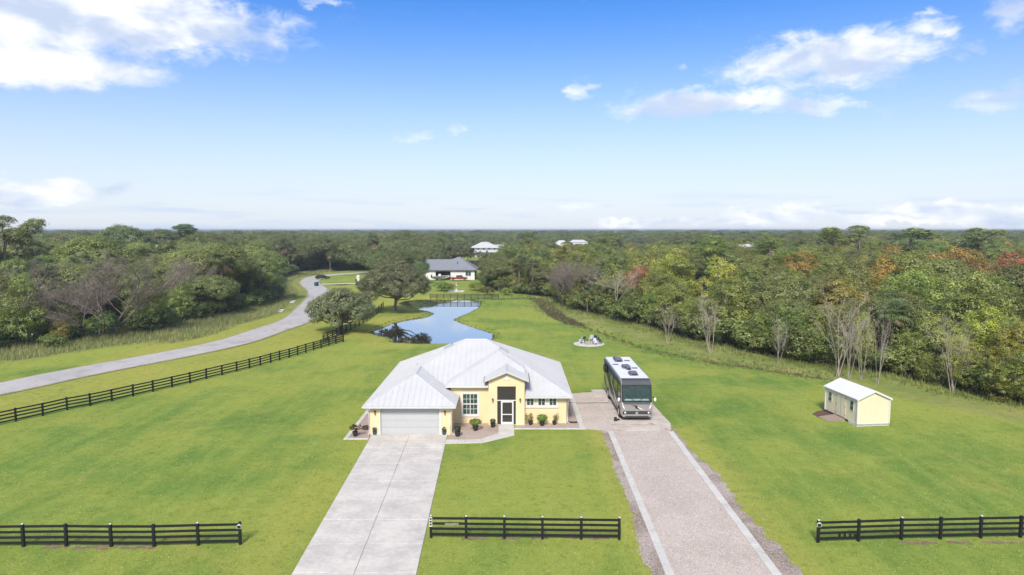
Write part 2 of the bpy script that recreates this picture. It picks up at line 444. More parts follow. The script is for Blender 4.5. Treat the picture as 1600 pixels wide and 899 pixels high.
def lawn_mat():
    m = bpy.data.materials.new('mown_lawn'); m.use_nodes = True; t = m.node_tree
    p = t.nodes['Principled BSDF']
    v = t.nodes.new('ShaderNodeNewGeometry').outputs['Position']
    a = nd(t, 'ShaderNodeAttribute', attribute_name='zone')
    sc = nd(t, 'ShaderNodeSeparateColor', {0: a.outputs['Color']})
    mudf, roughf, woodf, vergef = sc.outputs[0], sc.outputs[1], sc.outputs[2], a.outputs['Alpha']
    n_big = noise(t, v, .035, 4, .55, .6); n_mid = noise(t, v, .16, 5, .62, .5); n_sm = noise(t, v, 1.1, 5, .65); n_f = noise(t, v, 7.0, 4, .7); n_ff = noise(t, v, 26.0, 2, .7)
    st = noise(t, nd(t, 'ShaderNodeVectorMath', {0: v, 1: (.9, .10, 1)}, operation='MULTIPLY').outputs[0], .9, 3, .6, .3)   # mower passes
    col = mixc(t, smooth(t, n_big, .41, .58), (.140, .222, .042), (.250, .295, .056))
    col = mixc(t, mth(t, 'MULTIPLY', smooth(t, n_mid, .40, .72), .75), col, (.285, .305, .058))
    col = mixc(t, mth(t, 'MULTIPLY', smooth(t, n_mid, .50, .28), .6), col, (.105, .190, .036))
    col = mixc(t, mth(t, 'MULTIPLY', smooth(t, noise(t, v, .11, 4, .6, 1.0), .56, .76), .65), col, (.350, .305, .085))
    col = mixc(t, mth(t, 'MULTIPLY', smooth(t, st, .42, .66), .38), col, (.275, .330, .066))
    col = mixc(t, mth(t, 'MULTIPLY', smooth(t, vergef, .05, 1.0), mth(t, 'ADD', .25, mth(t, 'MULTIPLY', n_sm, .7))), col, (.35, .33, .07))
    rcol = mixc(t, smooth(t, n_mid, .35, .65), (.165, .215, .052), (.27, .27, .085))
    col = mixc(t, smooth(t, mth(t, 'ADD', roughf, mth(t, 'MULTIPLY', mth(t, 'SUBTRACT', n_sm, .5), .7)), .3, .7), col, rcol)
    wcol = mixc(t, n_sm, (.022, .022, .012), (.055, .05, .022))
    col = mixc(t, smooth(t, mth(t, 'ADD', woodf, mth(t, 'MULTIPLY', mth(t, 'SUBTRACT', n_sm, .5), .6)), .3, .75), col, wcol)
    mcol = mixc(t, n_f, (.035, .024, .016), (.10, .07, .045))
    col = mixc(t, smooth(t, mth(t, 'ADD', mudf, mth(t, 'MULTIPLY', mth(t, 'SUBTRACT', n_sm, .5), 1.1)), .35, .7), col, mcol)
    n_c = noise(t, nd(t, 'ShaderNodeVectorMath', {0: v, 1: (1, .72, 1)}, operation='MULTIPLY').outputs[0], 3.4, 6, .78, .4)
    g = mth(t, 'ADD', mth(t, 'MULTIPLY', n_sm, .30), mth(t, 'ADD', mth(t, 'MULTIPLY', n_c, .45), mth(t, 'MULTIPLY', n_f, .25)))
    col = mixc(t, mth(t, 'MULTIPLY', smooth(t, g, .50, .34), .8), col, (.066, .122, .026))
    col = mixc(t, mth(t, 'MULTIPLY', smooth(t, g, .51, .66), .6), col, (.34, .375, .12))
    t.links.new(col, p.inputs['Base Color']); p.inputs['Roughness'].default_value = 1.0; p.inputs['Specular IOR Level'].default_value = .05
    bn = nd(t, 'ShaderNodeBump', {'Strength': .7, 'Distance': .06, 'Height': g})
    t.links.new(bn.outputs[0], p.inputs['Normal'])
    return m
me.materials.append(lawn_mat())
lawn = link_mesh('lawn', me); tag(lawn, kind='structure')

# ------------------------------------------------------------------ pond
def water_mat():
    m = bpy.data.materials.new('pond_water'); m.use_nodes = True; t = m.node_tree
    p = t.nodes['Principled BSDF']
    v = t.nodes.new('ShaderNodeNewGeometry').outputs['Position']
    n1 = noise(t, nd(t, 'ShaderNodeVectorMath', {0: v, 1: (1, .55, 1)}, operation='MULTIPLY').outputs[0], 1.6, 3, .5)
    bn = nd(t, 'ShaderNodeBump', {'Strength': .035, 'Distance': .02, 'Height': n1})
    p.inputs['Base Color'].default_value = (.035, .038, .036, 1); p.inputs['Roughness'].default_value = .03
    p.inputs['IOR'].default_value = 1.7; p.inputs['Specular IOR Level'].default_value = .9
    t.links.new(bn.outputs[0], p.inputs['Normal'])
    gw = nd(t, 'ShaderNodeBsdfGlossy', {'Color': (.95, .92, .88), 'Roughness': .02, 'Normal': bn.outputs[0]})
    mx = nd(t, 'ShaderNodeMixShader', {0: .58, 1: p.outputs[0], 2: gw.outputs[0]})
    t.links.new(mx.outputs[0], t.nodes['Material Output'].inputs['Surface'])
    return m
cx, cy = PONDS.mean(0)
out = []
for x, y in PONDS:
    d = np.array((x - cx, y - cy)); out.append((x, y))
W = MB(); ring = [(x, y) for x, y in PONDS]
# water a little wider than the shoreline; the bank rises through it
def offset_poly(P, d):
    P = np.asarray(P); n = len(P); res = []
    ar = .5 * sum(P[i][0] * P[(i + 1) % n][1] - P[(i + 1) % n][0] * P[i][1] for i in range(n)); sg = 1 if ar > 0 else -1
    for i in range(n):
        e = P[(i + 1) % n] - P[i - 1]; e = e / (np.hypot(*e) + 1e-9)
        res.append(P[i] + sg * d * np.array((e[1], -e[0])))
    return np.array(res)
W.poly([(x, y, -.35) for x, y in offset_poly(PONDS, .5)])
pond = W.build('pond_water', water_mat()); tag(pond, kind='structure')

# ------------------------------------------------------------------ sheets laid on the ground
def sheet(name, pts, z, mat, parent=None, kind='structure'):
    o = MB().poly([(p[0], p[1], z) for p in pts]).build(name, mat, parent)
    if o.data.polygons[0].normal.z < 0: o.data.flip_normals()
    if kind and parent is None: tag(o, kind=kind)
    return o
def ragged(P, amp, step=.17, seed=1):
    """outline with an uneven, frayed edge"""
    r = np.random.default_rng(seed); P = np.asarray(P, float); out = []; n = len(P)
    for i in range(n):
        a, b = P[i], P[(i + 1) % n]; L = np.hypot(*(b - a)); k = max(1, int(L / step)); nrm = np.array((b[1] - a[1], a[0] - b[0])) / (L + 1e-9)
        off = np.convolve(r.normal(0, 1, k + 4), [.3, .6, 1, .6, .3], 'same')[2:-2] / 1.8 + r.normal(0, .38, k)
        for j in range(k): out.append(a + (b - a) * j / k + nrm * off[j] * amp)
    return out
def strip(P, wd, z, name, mat, parent=None):
    P = np.asarray(P); V = []; F = []
    for i, p in enumerate(P):
        t = P[min(i + 1, len(P) - 1)] - P[max(i - 1, 0)]; t = t / np.hypot(*t); nrm = np.array((-t[1], t[0]))
        a, b = p + nrm * wd / 2, p - nrm * wd / 2; V += [(a[0], a[1], z), (b[0], b[1], z)]
    for i in range(len(P) - 1): F.append((2 * i + 1, 2 * i + 3, 2 * i + 2, 2 * i))
    m_ = bpy.data.meshes.new(name); m_.from_pydata(V, [], F); m_.materials.append(mat); m_.update()
    if m_.polygons[0].normal.z < 0: m_.flip_normals()
    return link_mesh(name, m_, parent)
fine_road = catmull(ROAD, 14)
o = strip(fine_road, 6.3, .05, 'road_shoulder', surf('sandy_shoulder', (.28, .26, .13), 1, .25, .8, .4, 8, coords='World')); tag(o, kind='structure')
o = strip(fine_road, 5.5, .065, 'road', M['asphalt']); tag(o, kind='structure')

# ------------------------------------------------------------------ concrete driveway, slab by slab
drive = empty('driveway'); tag(drive, kind='structure')
yd = [52.9, 50.0, 46.4, 43.1, 40.2, 37.2, 34.2, 31.2, 28.2, 25.2]
def drive_x(y): f = (53.2 - y) / (53.2 - 31.06); return -11.15 + f * .70, -5.15 + f * .62
for a, b in zip(yd[:-1], yd[1:]):
    l0, r0 = drive_x(a); l1, r1 = drive_x(b); gp = .011
    for u0, u1 in ((0, .5), (.5, 1)):
        q = [(l1 + (r1 - l1) * u0 + gp, b + gp), (l1 + (r1 - l1) * u1 - gp, b + gp), (l0 + (r0 - l0) * u1 - gp, a - gp), (l0 + (r0 - l0) * u0 + gp, a - gp)]
        MB().prism(q, -.06, .045 + random.Random(a + u0).uniform(-.006, .004)).build('slab', M['concrete'], drive, bevel=.012, seg=1)
MB().prism([(*drive_x(52.9)[:1], 52.9), (drive_x(52.9)[1], 52.9), (-5.15, 53.45), (-11.15, 53.45)], -.06, .041).build('apron', M['concrete'], drive)
l, r_ = drive_x(25.2); l0, r0 = drive_x(52.9)
sheet('joint_bed', [(l, 25.2), (r_, 25.2), (r0, 52.9), (l0, 52.9)], .02, surf('joint_dirt', (.22, .195, .165), 1, .3, 4), drive)

# ------------------------------------------------------------------ gravel drive for the motorhome
gd = empty('gravel_drive'); tag(gd, kind='structure')
def ledge(y): return 7.27 + (y - 31.06) * (.50 / 23)
def redge(y): return 12.78 + (y - 31.06) * (.29 / 23.5)
sheet('soil_margin', ragged([(ledge(25) - .35, 25), (ledge(25) + .5, 25), (ledge(54) + .3, 54.4), (ledge(54) - .35, 54.6), (ledge(50) - .55, 50), (ledge(44) - .5, 44), (ledge(38) - .45, 38), (ledge(34) - .9, 33)], .13, seed=3), .004, M['spoil'], gd)
sheet('soil_margin', ragged([(redge(25) - .5, 25), (redge(25) + .95, 25), (redge(34) + .95, 34), (redge(38) + .6, 38), (redge(42) + .75, 42), (redge(45) + .85, 45), (redge(47) + .35, 47.5), (redge(54) + .25, 55.2), (redge(54) - .4, 55)], .16, seed=4), .004, M['spoil'], gd)
sheet('gravel_bed', [(ledge(25) + .2, 25), (redge(25) - .2, 25), (redge(54.6) - .2, 54.6), (8.3, 54.6), (ledge(54) + .2, 54.1)], .012, M['gravel'], gd)
sheet('gravel_apron', ragged([(5.15, 54.75), (7.3, 54.5), (7.75, 53.6), (8.4, 53.6), (8.4, 67.9), (5.15, 66.6)], .06, seed=9), .008, M['gravel'], gd)
for fn, w0, w1 in ((ledge, 0, .42), (redge, -.45, 0)):
    ysq = [25, 28, 31.1, 34.1, 37.2, 40.2, 43.3, 46.3, 49.3, 52, 54.05]
    for a, b in zip(ysq[:-1], ysq[1:]):
        MB().prism([(fn(a) + w0, a + .008), (fn(a) + w1, a + .008), (fn(b) + w1, b - .008), (fn(b) + w0, b - .008)], -.1, .05 + random.Random(a).uniform(-.008, .004)).build('edging_slab', M['concrete_pale'], gd, bevel=.012, seg=1)
# stained concrete pad under the motorhome
def pad_mat():
    m = surf('stained_concrete', (.52, .46, .40), .85, .13, .6, .2, 40, coords='World'); t = m.node_tree; p = t.nodes['Principled BSDF']
    c0 = p.inputs['Base Color'].links[0].from_socket
    v = t.nodes.new('ShaderNodeNewGeometry').outputs['Position']
    n1 = noise(t, nd(t, 'ShaderNodeVectorMath', {0: v, 1: (.5, 1.3, 1)}, operation='MULTIPLY').outputs[0], .8, 5, .65, .8)
    c1 = mixc(t, mth(t, 'MULTIPLY', smooth(t, n1, .52, .70), .75), c0, (.26, .155, .085))
    n2 = noise(t, v, 2.1, 5, .7, 1.2)
    c1 = mixc(t, mth(t, 'MULTIPLY', smooth(t, n2, .58, .72), .7), c1, (.13, .105, .085))
    t.links.new(c1, p.inputs['Base Color']); return m
pm = pad_mat()
pad = empty('parking_pad'); tag(pad, kind='structure')
MB().prism([(8.35, 54.15), (13.0, 54.6), (13.35, 56.3), (8.3, 56.2)], -.08, .045).build('slab', pm, pad, bevel=.012, seg=1)
MB().prism([(8.3, 56.25), (13.36, 56.35), (13.2, 62.0), (8.15, 62.0)], -.08, .038).build('slab', pm, pad, bevel=.012, seg=1)
MB().prism([(8.15, 62.04), (13.2, 62.04), (12.9, 68.5), (8.05, 68.5)], -.08, .043).build('slab', pm, pad, bevel=.012, seg=1)

# ------------------------------------------------------------------ beds, borders and front walk round the house
bed = empty('gravel_garden_bed'); tag(bed, kind='structure')
sheet('gravel', [(-6.0, 51.5), (-2.3, 51.6), (-1.05, 53.0), (-1.05, 56.6), (-5.0, 56.6), (-5.0, 53.3), (-6.0, 53.3)], .008, M['gravel_bed'], bed)
sheet('gravel', [(.25, 54.95), (5.6, 54.95), (5.6, 56.6), (.25, 56.6)], .010, M['gravel_bed'], bed)
sheet('gravel', [(-12.85, 52.2), (-11.2, 52.2), (-11.2, 71.5), (-12.85, 71.5)], .008, M['gravel_bed'], bed)
sheet('gravel', [(4.5, 56.6), (5.6, 56.6), (5.6, 68.0), (4.5, 68.0)], .010, M['gravel_bed'], bed)
bd = empty('concrete_border'); tag(bd, kind='structure')
for q in ([(-13.15, 52.0), (-12.8, 52.0), (-12.8, 71.5), (-13.15, 71.5)], [(-12.79, 52.0), (-11.2, 52.0), (-11.2, 52.28), (-12.79, 52.28)],
          [(.17, 54.72), (5.55, 54.72), (5.55, 55.0), (.17, 55.0)], [(5.56, 54.72), (6.02, 54.72), (6.02, 66.5), (5.56, 66.5)]):
    MB().prism(q, -.08, .05).build('kerb_slab', M['concrete_pale'], bd, bevel=.012, seg=1)
walk = empty('front_walk'); tag(walk, kind='structure')
for q in ([(-5.12, 50.95), (-3.6, 51.0), (-3.6, 51.85), (-5.1, 51.85)], [(-3.585, 51.0), (-2.2, 51.15), (-2.45, 52.0), (-3.585, 51.86)], [(-2.19, 51.16), (.18, 53.05), (-1.1, 53.5), (-2.44, 52.02)],
          [(-1.09, 53.52), (.18, 53.08), (.18, 54.7), (-1.09, 54.7)], [(-1.09, 54.72), (.155, 54.72), (.155, 55.97), (-1.09, 55.97)]):
    MB().prism(q, -.08, .052).build('slab', M['concrete_pale'], walk, bevel=.012, seg=1)

# bare soil in the lawn
for k, (pts, mt) in enumerate(((gl([(1267, 646), (1290, 641), (1312, 652), (1284, 655)]), 'mulch'), (gl([(592, 497), (612, 488), (640, 489), (636, 495), (610, 499)]), 'mulch'))):
    sheet('bare_soil', ragged(pts, .12, .3, 20 + k), .03 if k else .006, M[mt])
for k, (a, b, amp) in enumerate(((-26.9, -14.3, .2), (-4.4, 5.8, .13), (15.9, 27.6, .13))):
    r = random.Random(k); x = a
    while x < b:
        L = r.uniform(.9, 2.6); yy = 33.95 if k == 0 else (34.95 if k == 1 else 34.45)
        if r.random() < .75:
            sheet('bare_soil', ragged([(x, yy - r.uniform(.05, .25)), (x + L, yy - r.uniform(.05, .3)), (x + L, yy + .1), (x, yy + .12)], amp * .45, .12, int(x * 10) + 400), .005, M['dirt'])
        x += L + r.uniform(.1, .8)

# ================================================================== THE YELLOW HOUSE
house = empty('yellow_house', (-3.4, 56.5, 0)); HO = Vector((-3.4, 56.5, 0))
tag(house, 'yellow stucco house with white metal roof and double garage', 'house')
def hb(mb, name, mat, parent=house, bevel=0.0, seg=1, sm=False):
    """build at world coordinates under the house (or one of its parts, whose origin is the house's)"""
    off = -HO if parent is house else Vector((0, 0, 0))
    mb.v = [(x - HO.x, y - HO.y, z - HO.z) for x, y, z in mb.v]
    return mb.build(name, mat, parent, (0, 0, 0), bevel=bevel, seg=seg, smooth_shade=sm)

def wall_front(x0, x1, z0, z1, y0, y1, holes):
    """wall facing the camera with real openings"""
    m = MB(); xs_ = sorted({x0, x1, *[h[0] for h in holes], *[h[1] for h in holes]}); zs_ = sorted({z0, z1, *[h[2] for h in holes], *[h[3] for h in holes]})
    for a, b in zip(xs_[:-1], xs_[1:]):
        run = None
        for c, d in zip(zs_[:-1], zs_[1:]):
            solid = not any(h[0] - 1e-6 <= a and b <= h[1] + 1e-6 and h[2] - 1e-6 <= c and d <= h[3] + 1e-6 for h in holes)
            if solid: m.box(a, b, y0, y1, c, d)
    return m

EZ = 2.42; SL = .49; XL, XR, XG = -11.75, 5.0, -4.4; YG, YF, YB = 52.8, 56.05, 70.85
def zf(t): return EZ + SL * t
# walls
GD = (-10.46, -5.78, 0.0, 2.15)
hb(wall_front(-11.3, -4.9, 0, 2.40, 53.25, 53.5, [GD]), 'garage_wall', M['stucco'])
hb(MB().box(-11.3, -11.05, 53.5, 70.4, 0, 2.40), 'side_wall', M['stucco'])
hb(MB().box(-5.15, -4.9, 53.5, 56.5, 0, 2.40), 'side_wall', M['stucco'])
WIN1 = (-4.12, -2.93, .80, 2.50)
hb(wall_front(-4.9, -1.9, 0, 3.28, 56.5, 56.75, [WIN1]), 'front_wall', M['stucco'])
hb(MB().box(-5.15, -4.9, 56.52, 58.0, 0, 3.28), 'side_wall', M['stucco'])
WINS = [(1.27, 1.80, 1.56, 2.12), (2.23, 2.76, 1.56, 2.12), (3.18, 3.71, 1.56, 2.12)]
hb(wall_front(1.0, 4.6, 0, 2.40, 56.5, 56.75, WINS), 'front_wall', M['stucco'])
hb(MB().box(4.35, 4.6, 56.75, 70.4, 0, 2.40), 'side_wall', M['stucco'])
hb(MB().box(-11.05, 4.35, 70.15, 70.4, 0, 2.40), 'rear_wall', M['stucco'])
# portico: front wall with tall opening and a gable
OP = (-1.23, .32, 0.0, 3.29)
PX0, PX1, PY = -1.95, 1.05, 55.95
hb(wall_front(PX0, PX1, 0, 3.86, PY, PY + .25, [OP]), 'portico_wall', M['stucco'])
gm = MB(); gm.v += [(PX0, PY, 3.86), (PX1, PY, 3.86), (-.45, PY, 4.50), (PX0, PY + .25, 3.86), (PX1, PY + .25, 3.86), (-.45, PY + .25, 4.50)]
gm.f += [(0, 1, 2), (5, 4, 3), (1, 4, 5, 2), (0, 2, 5, 3), (0, 3, 4, 1)]; gm.m += [0] * 5
hb(gm, 'gable_wall', M['stucco'])
for a, b in ((PX0, PX0 + .22), (PX1 - .22, PX1)):
    hb(MB().box(a, b, PY + .25, 58.4, 0, 3.88), 'portico_side_wall', M['stucco'])
# inside of the screened porch
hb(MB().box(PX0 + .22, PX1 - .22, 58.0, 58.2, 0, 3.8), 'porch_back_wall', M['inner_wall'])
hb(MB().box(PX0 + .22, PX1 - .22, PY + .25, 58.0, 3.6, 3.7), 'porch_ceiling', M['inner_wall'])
hb(MB().box(PX0 + .22, PX1 - .22, PY + .02, 58.0, -.02, .05), 'porch_floor', M['concrete'])
fd = hb(MB().box(-.95, .05, 57.93, 57.995, .05, 2.15), 'front_door', surf('front_door_paint', (.03, .022, .018), .4, .2, 3))
hb(MB().box(-.72, -.18, 57.90, 57.928, .9, 1.95), 'door_glass', M['glass'], fd)
hb(MB().box(-.85, -.15, 57.93, 57.995, 2.3, 3.0), 'transom_window', M['glass'])
# screen enclosure in the opening
se = hb(MB().box(-1.23, .32, PY + .06, PY + .11, 2.05, 2.13), 'screen_rail', M['white_paint'])
scr = bpy.data.materials.new('screen_mesh'); scr.use_nodes = True
t = scr.node_tree; p = t.nodes['Principled BSDF']; p.inputs['Base Color'].default_value = (.05, .045, .04, 1); p.inputs['Roughness'].default_value = .8; p.inputs['Alpha'].default_value = .62
for q in ((-1.23, .32, 2.13, 3.29), (-1.23, -.93, .05, 2.05), (.14, .32, .05, 2.05)):
    hb(MB().box(q[0], q[1], PY + .08, PY + .085, q[2], q[3]), 'screen_panel', scr)
sdr = hb(MB().box(-.92, -.80, PY + .03, PY + .09, .06, 2.04).box(.01, .13, PY + .03, PY + .09, .06, 2.04).box(-.80, .01, PY + .03, PY + .09, 1.92, 2.04).box(-.80, .01, PY + .03, PY + .09, .06, .26).box(-.80, .01, PY + .03, PY + .09, .86, .94), 'screen_door', M['white_paint'])
for z0, z1 in ((.26, .86), (.94, 1.92)): hb(MB().box(-.80, .01, PY + .055, PY + .06, z0, z1), 'door_screen', scr, sdr)
hb(MB().box(-.08, -.02, PY + .005, PY + .03, .98, 1.12), 'handle', M['black_metal'], sdr)

# window units
def window(hole, y, nx_=2, nz=2, sash=True, trim=.16):
    x0, x1, z0, z1 = hole
    fr = MB().box(x0 - trim, x0, y - .04, y + .05, z0 - trim, z1 + trim).box(x1, x1 + trim, y - .04, y + .05, z0 - trim, z1 + trim).box(x0, x1, y - .04, y + .05, z1, z1 + trim).box(x0, x1, y - .04, y + .05, z0 - trim, z0)
    wd = hb(fr, 'window', M['white_paint'], bevel=.008)
    hb(MB().box(x0, x1, y + .06, y + .065, z0, z1), 'pane', M['glass'], wd)
    mu = MB()
    for i in range(1, nx_): xx = x0 + (x1 - x0) * i / nx_; e = .03 if 2 * i == nx_ else .014; mu.box(xx - e, xx + e, y + .03, y + .058, z0, z1)
    for i in range(1, nz):
        zz = z0 + (z1 - z0) * i / nz; th = .045 if sash and i == nz // 2 else .014
        mu.box(x0, x1, y + .028, y + .059, zz - th, zz + th)
    hb(mu, 'muntin', M['white_paint'], wd)
    hb(MB().box(x0 - trim - .04, x1 + trim + .04, y - .08, y - .042, z0 - trim - .05, z0 - trim + .03), 'sill', M['white_paint'], wd)
    return wd
window(WIN1, 56.5, 4, 4)
for wn in WINS: window(wn, 56.5, 2, 2, False, .17)
# garage door: four sections, trim, seal
gdo = hb(MB().box(GD[0] - .13, GD[0], 53.205, 53.30, 0, 2.15).box(GD[1], GD[1] + .13, 53.205, 53.30, 0, 2.15).box(GD[0] - .13, GD[1] + .13, 53.20, 53.30, 2.15, 2.36), 'garage_door', M['white_paint'], bevel=.008)
for k in range(4):
    z0 = .04 + k * .5275
    hb(MB().box(GD[0] + .01, GD[1] - .01, 53.36, 53.42, z0, z0 + .519), 'panel', M['garage_white'], gdo, bevel=.01)
    for j in range(8):
        a = GD[0] + .12 + j * .565
        hb(MB().box(a, a + .47, 53.350, 53.359, z0 + .10, z0 + .42), 'raised_field', M['garage_white'], gdo, bevel=.006)
hb(MB().box(GD[0], GD[1], 53.37, 53.41, .0, .04), 'seal', M['rubber'], gdo)

# roof planes
R1 = Vector((XL + 7.4, 63.45, zf(7.4))); R2 = Vector((XR - 7.4, 63.45, zf(7.4)))
gx = (XL + XG) / 2; hw = (XG - XL) / 2
P_ = Vector((gx, YG + hw, zf(hw))); K_ = Vector((gx, YF + hw, zf(hw)))
V_ = lambda x, y, z=EZ: Vector((x, y, z))
faces = {
    'left': ([V_(XL, YB), V_(XL, YG), P_, K_, R1], (1, 0)),
    'gfront': ([V_(XL, YG), V_(XG, YG), P_], (0, 1)),
    'gright': ([V_(XG, YG), V_(XG, YF), K_, P_], (-1, 0)),
    'rear': ([V_(XR, YB), V_(XL, YB), R1, R2], (0, -1)),
}
ME = 3.33; A_ = V_(-5.54, YF, ME); tB = 4.34
B_ = V_(-5.54 + tB, YF + tB, ME + SL * tB); C_ = V_(1.1, YF, ME); D_ = V_(1.1, 58.09, ME + SL * (58.09 - YF)); E_ = V_(-5.54, YF + (ME - EZ) / SL, ME); F_ = V_(B_.x, YF + (B_.z - EZ) / SL, B_.z)
Q_ = V_(-5.54, YF + (XG + 5.54), zf(XG + 5.54)); H_ = V_(1.1, YF + 3.9, zf(3.9))
faces['front'] = ([K_, Q_, E_, F_, R2, R1], (0, 1)); faces['front2'] = ([V_(1.1, YF), V_(XR, YF), H_], (0, 1)); faces['right'] = ([V_(XR, YF), V_(XR, YB), R2, F_, B_, D_, H_], (-1, 0))
faces['gright'] = ([V_(XG, YG), V_(XG, 56.5), V_(-5.15, 56.5 + .002, zf(XG + 5.15)), V_(-5.15, 56.8, zf(XG + 5.15)), Q_, K_, P_], (-1, 0))
faces['mfront'] = ([A_, C_, D_, B_], (0, 1)); faces['mleft'] = ([E_, A_, B_, F_], (1, 0))
PZ, PR, PS = 3.88, -.45, .42; px0, px1 = -2.3, 1.4; pf = 55.55
def pyv(z): return YF + (z - ME) / SL + .25
faces['pleft'] = ([V_(px0, pf, PZ), V_(PR, pf, PZ + PS * (PR - px0)), V_(PR, pyv(PZ + PS * (PR - px0)), PZ + PS * (PR - px0)), V_(px0, pyv(PZ), PZ)], (1, 0))
faces['pright'] = ([V_(PR, pf, PZ + PS * (PR - px0)), V_(px1, pf, PZ), V_(px1, 59.0, PZ), V_(PR, pyv(PZ + PS * (PR - px0)), PZ + PS * (PR - px0))], (-1, 0))
roof = MB()
for pts, _ in faces.values(): roof.poly(pts)
rf = hb(roof, 'roof', M['roof_metal'])
ribs = MB()
def rib(a, b, nrm, w_=.026, h=.036):
    d = (b - a).normalized(); s = d.cross(nrm).normalized() * w_; u = nrm * h
    q = [a - s, a + s, b + s, b - s]; k = len(ribs.v)
    ribs.v += [tuple(x - nrm * .004) for x in q] + [tuple(x + u) for x in q]
    for f in ((4, 5, 6, 7), (0, 1, 5, 4), (1, 2, 6, 5), (2, 3, 7, 6), (3, 0, 4, 7)): ribs.f.append(tuple(k + i for i in f)); ribs.m.append(0)
for key, (pts, up) in faces.items():
    ax = 0 if up[0] == 0 else 1            # ribs run up the slope, spaced along the eave
    nrm = (pts[1] - pts[0]).cross(pts[2] - pts[0]).normalized()
    if nrm.z < 0: nrm = -nrm
    lo, hi = min(p[ax] for p in pts), max(p[ax] for p in pts)
    s = lo + .2
    while s < hi - .05:
        hits = []
        for i in range(len(pts)):
            a, b = pts[i], pts[(i + 1) % len(pts)]
            if (a[ax] - s) * (b[ax] - s) < 0: hits.append(a.lerp(b, (s - a[ax]) / (b[ax] - a[ax])))
        if len(hits) >= 2:
            hits.sort(key=lambda p: p.z)
            for a, b in zip(hits[0::2], hits[1::2]):
                if (b - a).length > .15: rib(a, b, nrm)
        s += .46
sm_ = hb(ribs, 'standing_seams', M['roof_metal'], rf); tag(sm_, kind='stuff')
# ridge and hip caps
def cap(a, b, w_=.12):
    m = MB(); m.tube([a + Vector((0, 0, -.03)), b + Vector((0, 0, -.03))], w_ * .72, 6); hb(m, 'ridge_cap', M['roof_metal'], rf)
for a, b in ((R1, R2), (K_, R1), (P_, K_), (V_(XL, YG), P_), (V_(XG, YG), P_), (V_(XR, YF), R2), (V_(XL, YB), R1), (V_(XR, YB), R2), (A_, B_), (faces['pleft'][0][1], V_(PR, YF + (PZ + PS * (PR - px0) - ME) / SL - .12, PZ + PS * (PR - px0) - .03))): cap(a, b)
# fascia, gutters, soffit
fa = MB()
ring = [((XR, YB), (XL, YB)), ((XL, YB), (XL, YG)), ((XL, YG), (XG, YG)), ((XG, YG), (XG, 56.49)), ((1.1, YF), (XR, YF)), ((XR, YF), (XR, YB))]
for (x0, y0), (x1, y1) in ring:
    fa.poly([(x0, y0, EZ - .19), (x1, y1, EZ - .19), (x1, y1, EZ - .004), (x0, y0, EZ - .004)])
hb(fa, 'fascia', M['fascia'])
for x0, x1, y0, y1 in ((XL, XG, YG, 53.3), (XL, -11.2, 53.3, YB), (-4.95, XG, 53.3, 56.49), (1.1, XR, YF, 56.55), (4.5, XR, 56.55, YB)): hb(MB().poly([(x0, y0, EZ - .19), (x0, y1, EZ - .19), (x1, y1, EZ - .19), (x1, y0, EZ - .19)]), 'soffit', M['white_paint'])
hb(MB().poly([(1.098, YF + .3, zf(.3)), tuple(H_ - Vector((.002, 0, 0))), tuple(D_ - Vector((.002, 0, 0))), (1.098, YF + .3, ME + .3 * SL)]), 'step_wall', M['fascia'])
hb(MB().box(XL + .02, XG - .02, YG - .10, YG - .006, EZ - .17, EZ - .03), 'gutter', M['fascia'], bevel=.02)
hb(MB().box(1.5, XR + .05, YF - .10, YF - .006, EZ - .17, EZ - .03), 'gutter', M['fascia'], bevel=.02)
hb(MB().box(XL - .10, XL - .006, YG, YB, EZ - .17, EZ - .03), 'gutter', M['white_paint'], bevel=.02)
hb(MB().box(XR + .006, XR + .10, YF, YB, EZ - .17, EZ - .03), 'gutter', M['white_paint'], bevel=.02)
hb(MB().box(XG + .004, XG + .05, YG + .02, YF - .4, EZ - .20, EZ + .0), 'edge_trim', M['soffit_dark'])
hb(MB().box(-5.54, px0 + .3, YF - .02, YF + .0, ME - .17, ME - .004).box(-5.56, -5.54, YF, 57.9, ME - .17, ME - .004), 'raised_fascia', M['white_paint'])
hb(MB().poly([(-5.54, YF, ME - .17), (-1.96, YF, ME - .17), (-1.96, 56.55, ME - .17), (-5.54, 56.55, ME - .17)]).poly([(-5.54, 56.55, ME - .17), (-4.9, 56.55, ME - .17), (-4.9, 57.9, ME - .17), (-5.54, 57.9, ME - .17)]), 'raised_soffit', M['fascia'])
bar = MB()
pk = PZ + PS * (PR - px0)
for x0, z0, x1, z1 in ((px0, PZ, PR, pk), (PR, pk, px1, PZ)):
    bar.poly([(x0, pf, z0 - .16), (x1, pf, z1 - .16), (x1, pf, z1 - .003), (x0, pf, z0 - .003)])
    bar.poly([(x0, pf, z0 - .16), (x0, PY, z0 - .16), (x1, PY, z1 - .16), (x1, pf, z1 - .16)])
hb(bar, 'bargeboard', M['fascia'])
hb(MB().box(px0 - .05, px0 - .004, pf, pyv(PZ) - .3, PZ - .17, PZ + .02), 'edge_trim', M['soffit_dark'])
hb(MB().box(px1 + .004, px1 + .05, pf, 58.6, PZ - .17, PZ + .02), 'edge_trim', M['soffit_dark'])
# cross-shaped gable vent
hb(MB().box(-.55, -.35, PY - .035, PY - .004, 3.78, 4.16).box(-.66, -.55, PY - .035, PY - .004, 3.87, 4.07).box(-.35, -.24, PY - .035, PY - .004, 3.87, 4.07), 'gable_vent', M['white_paint'], bevel=.006)
for a, b in ((-.71, 3.80), (-.33, 3.80), (-.71, 4.09), (-.33, 4.09)): hb(MB().box(a, a + .14, PY - .03, PY - .004, b, b + .05), 'vent_bar', M['fascia'], bevel=.006)
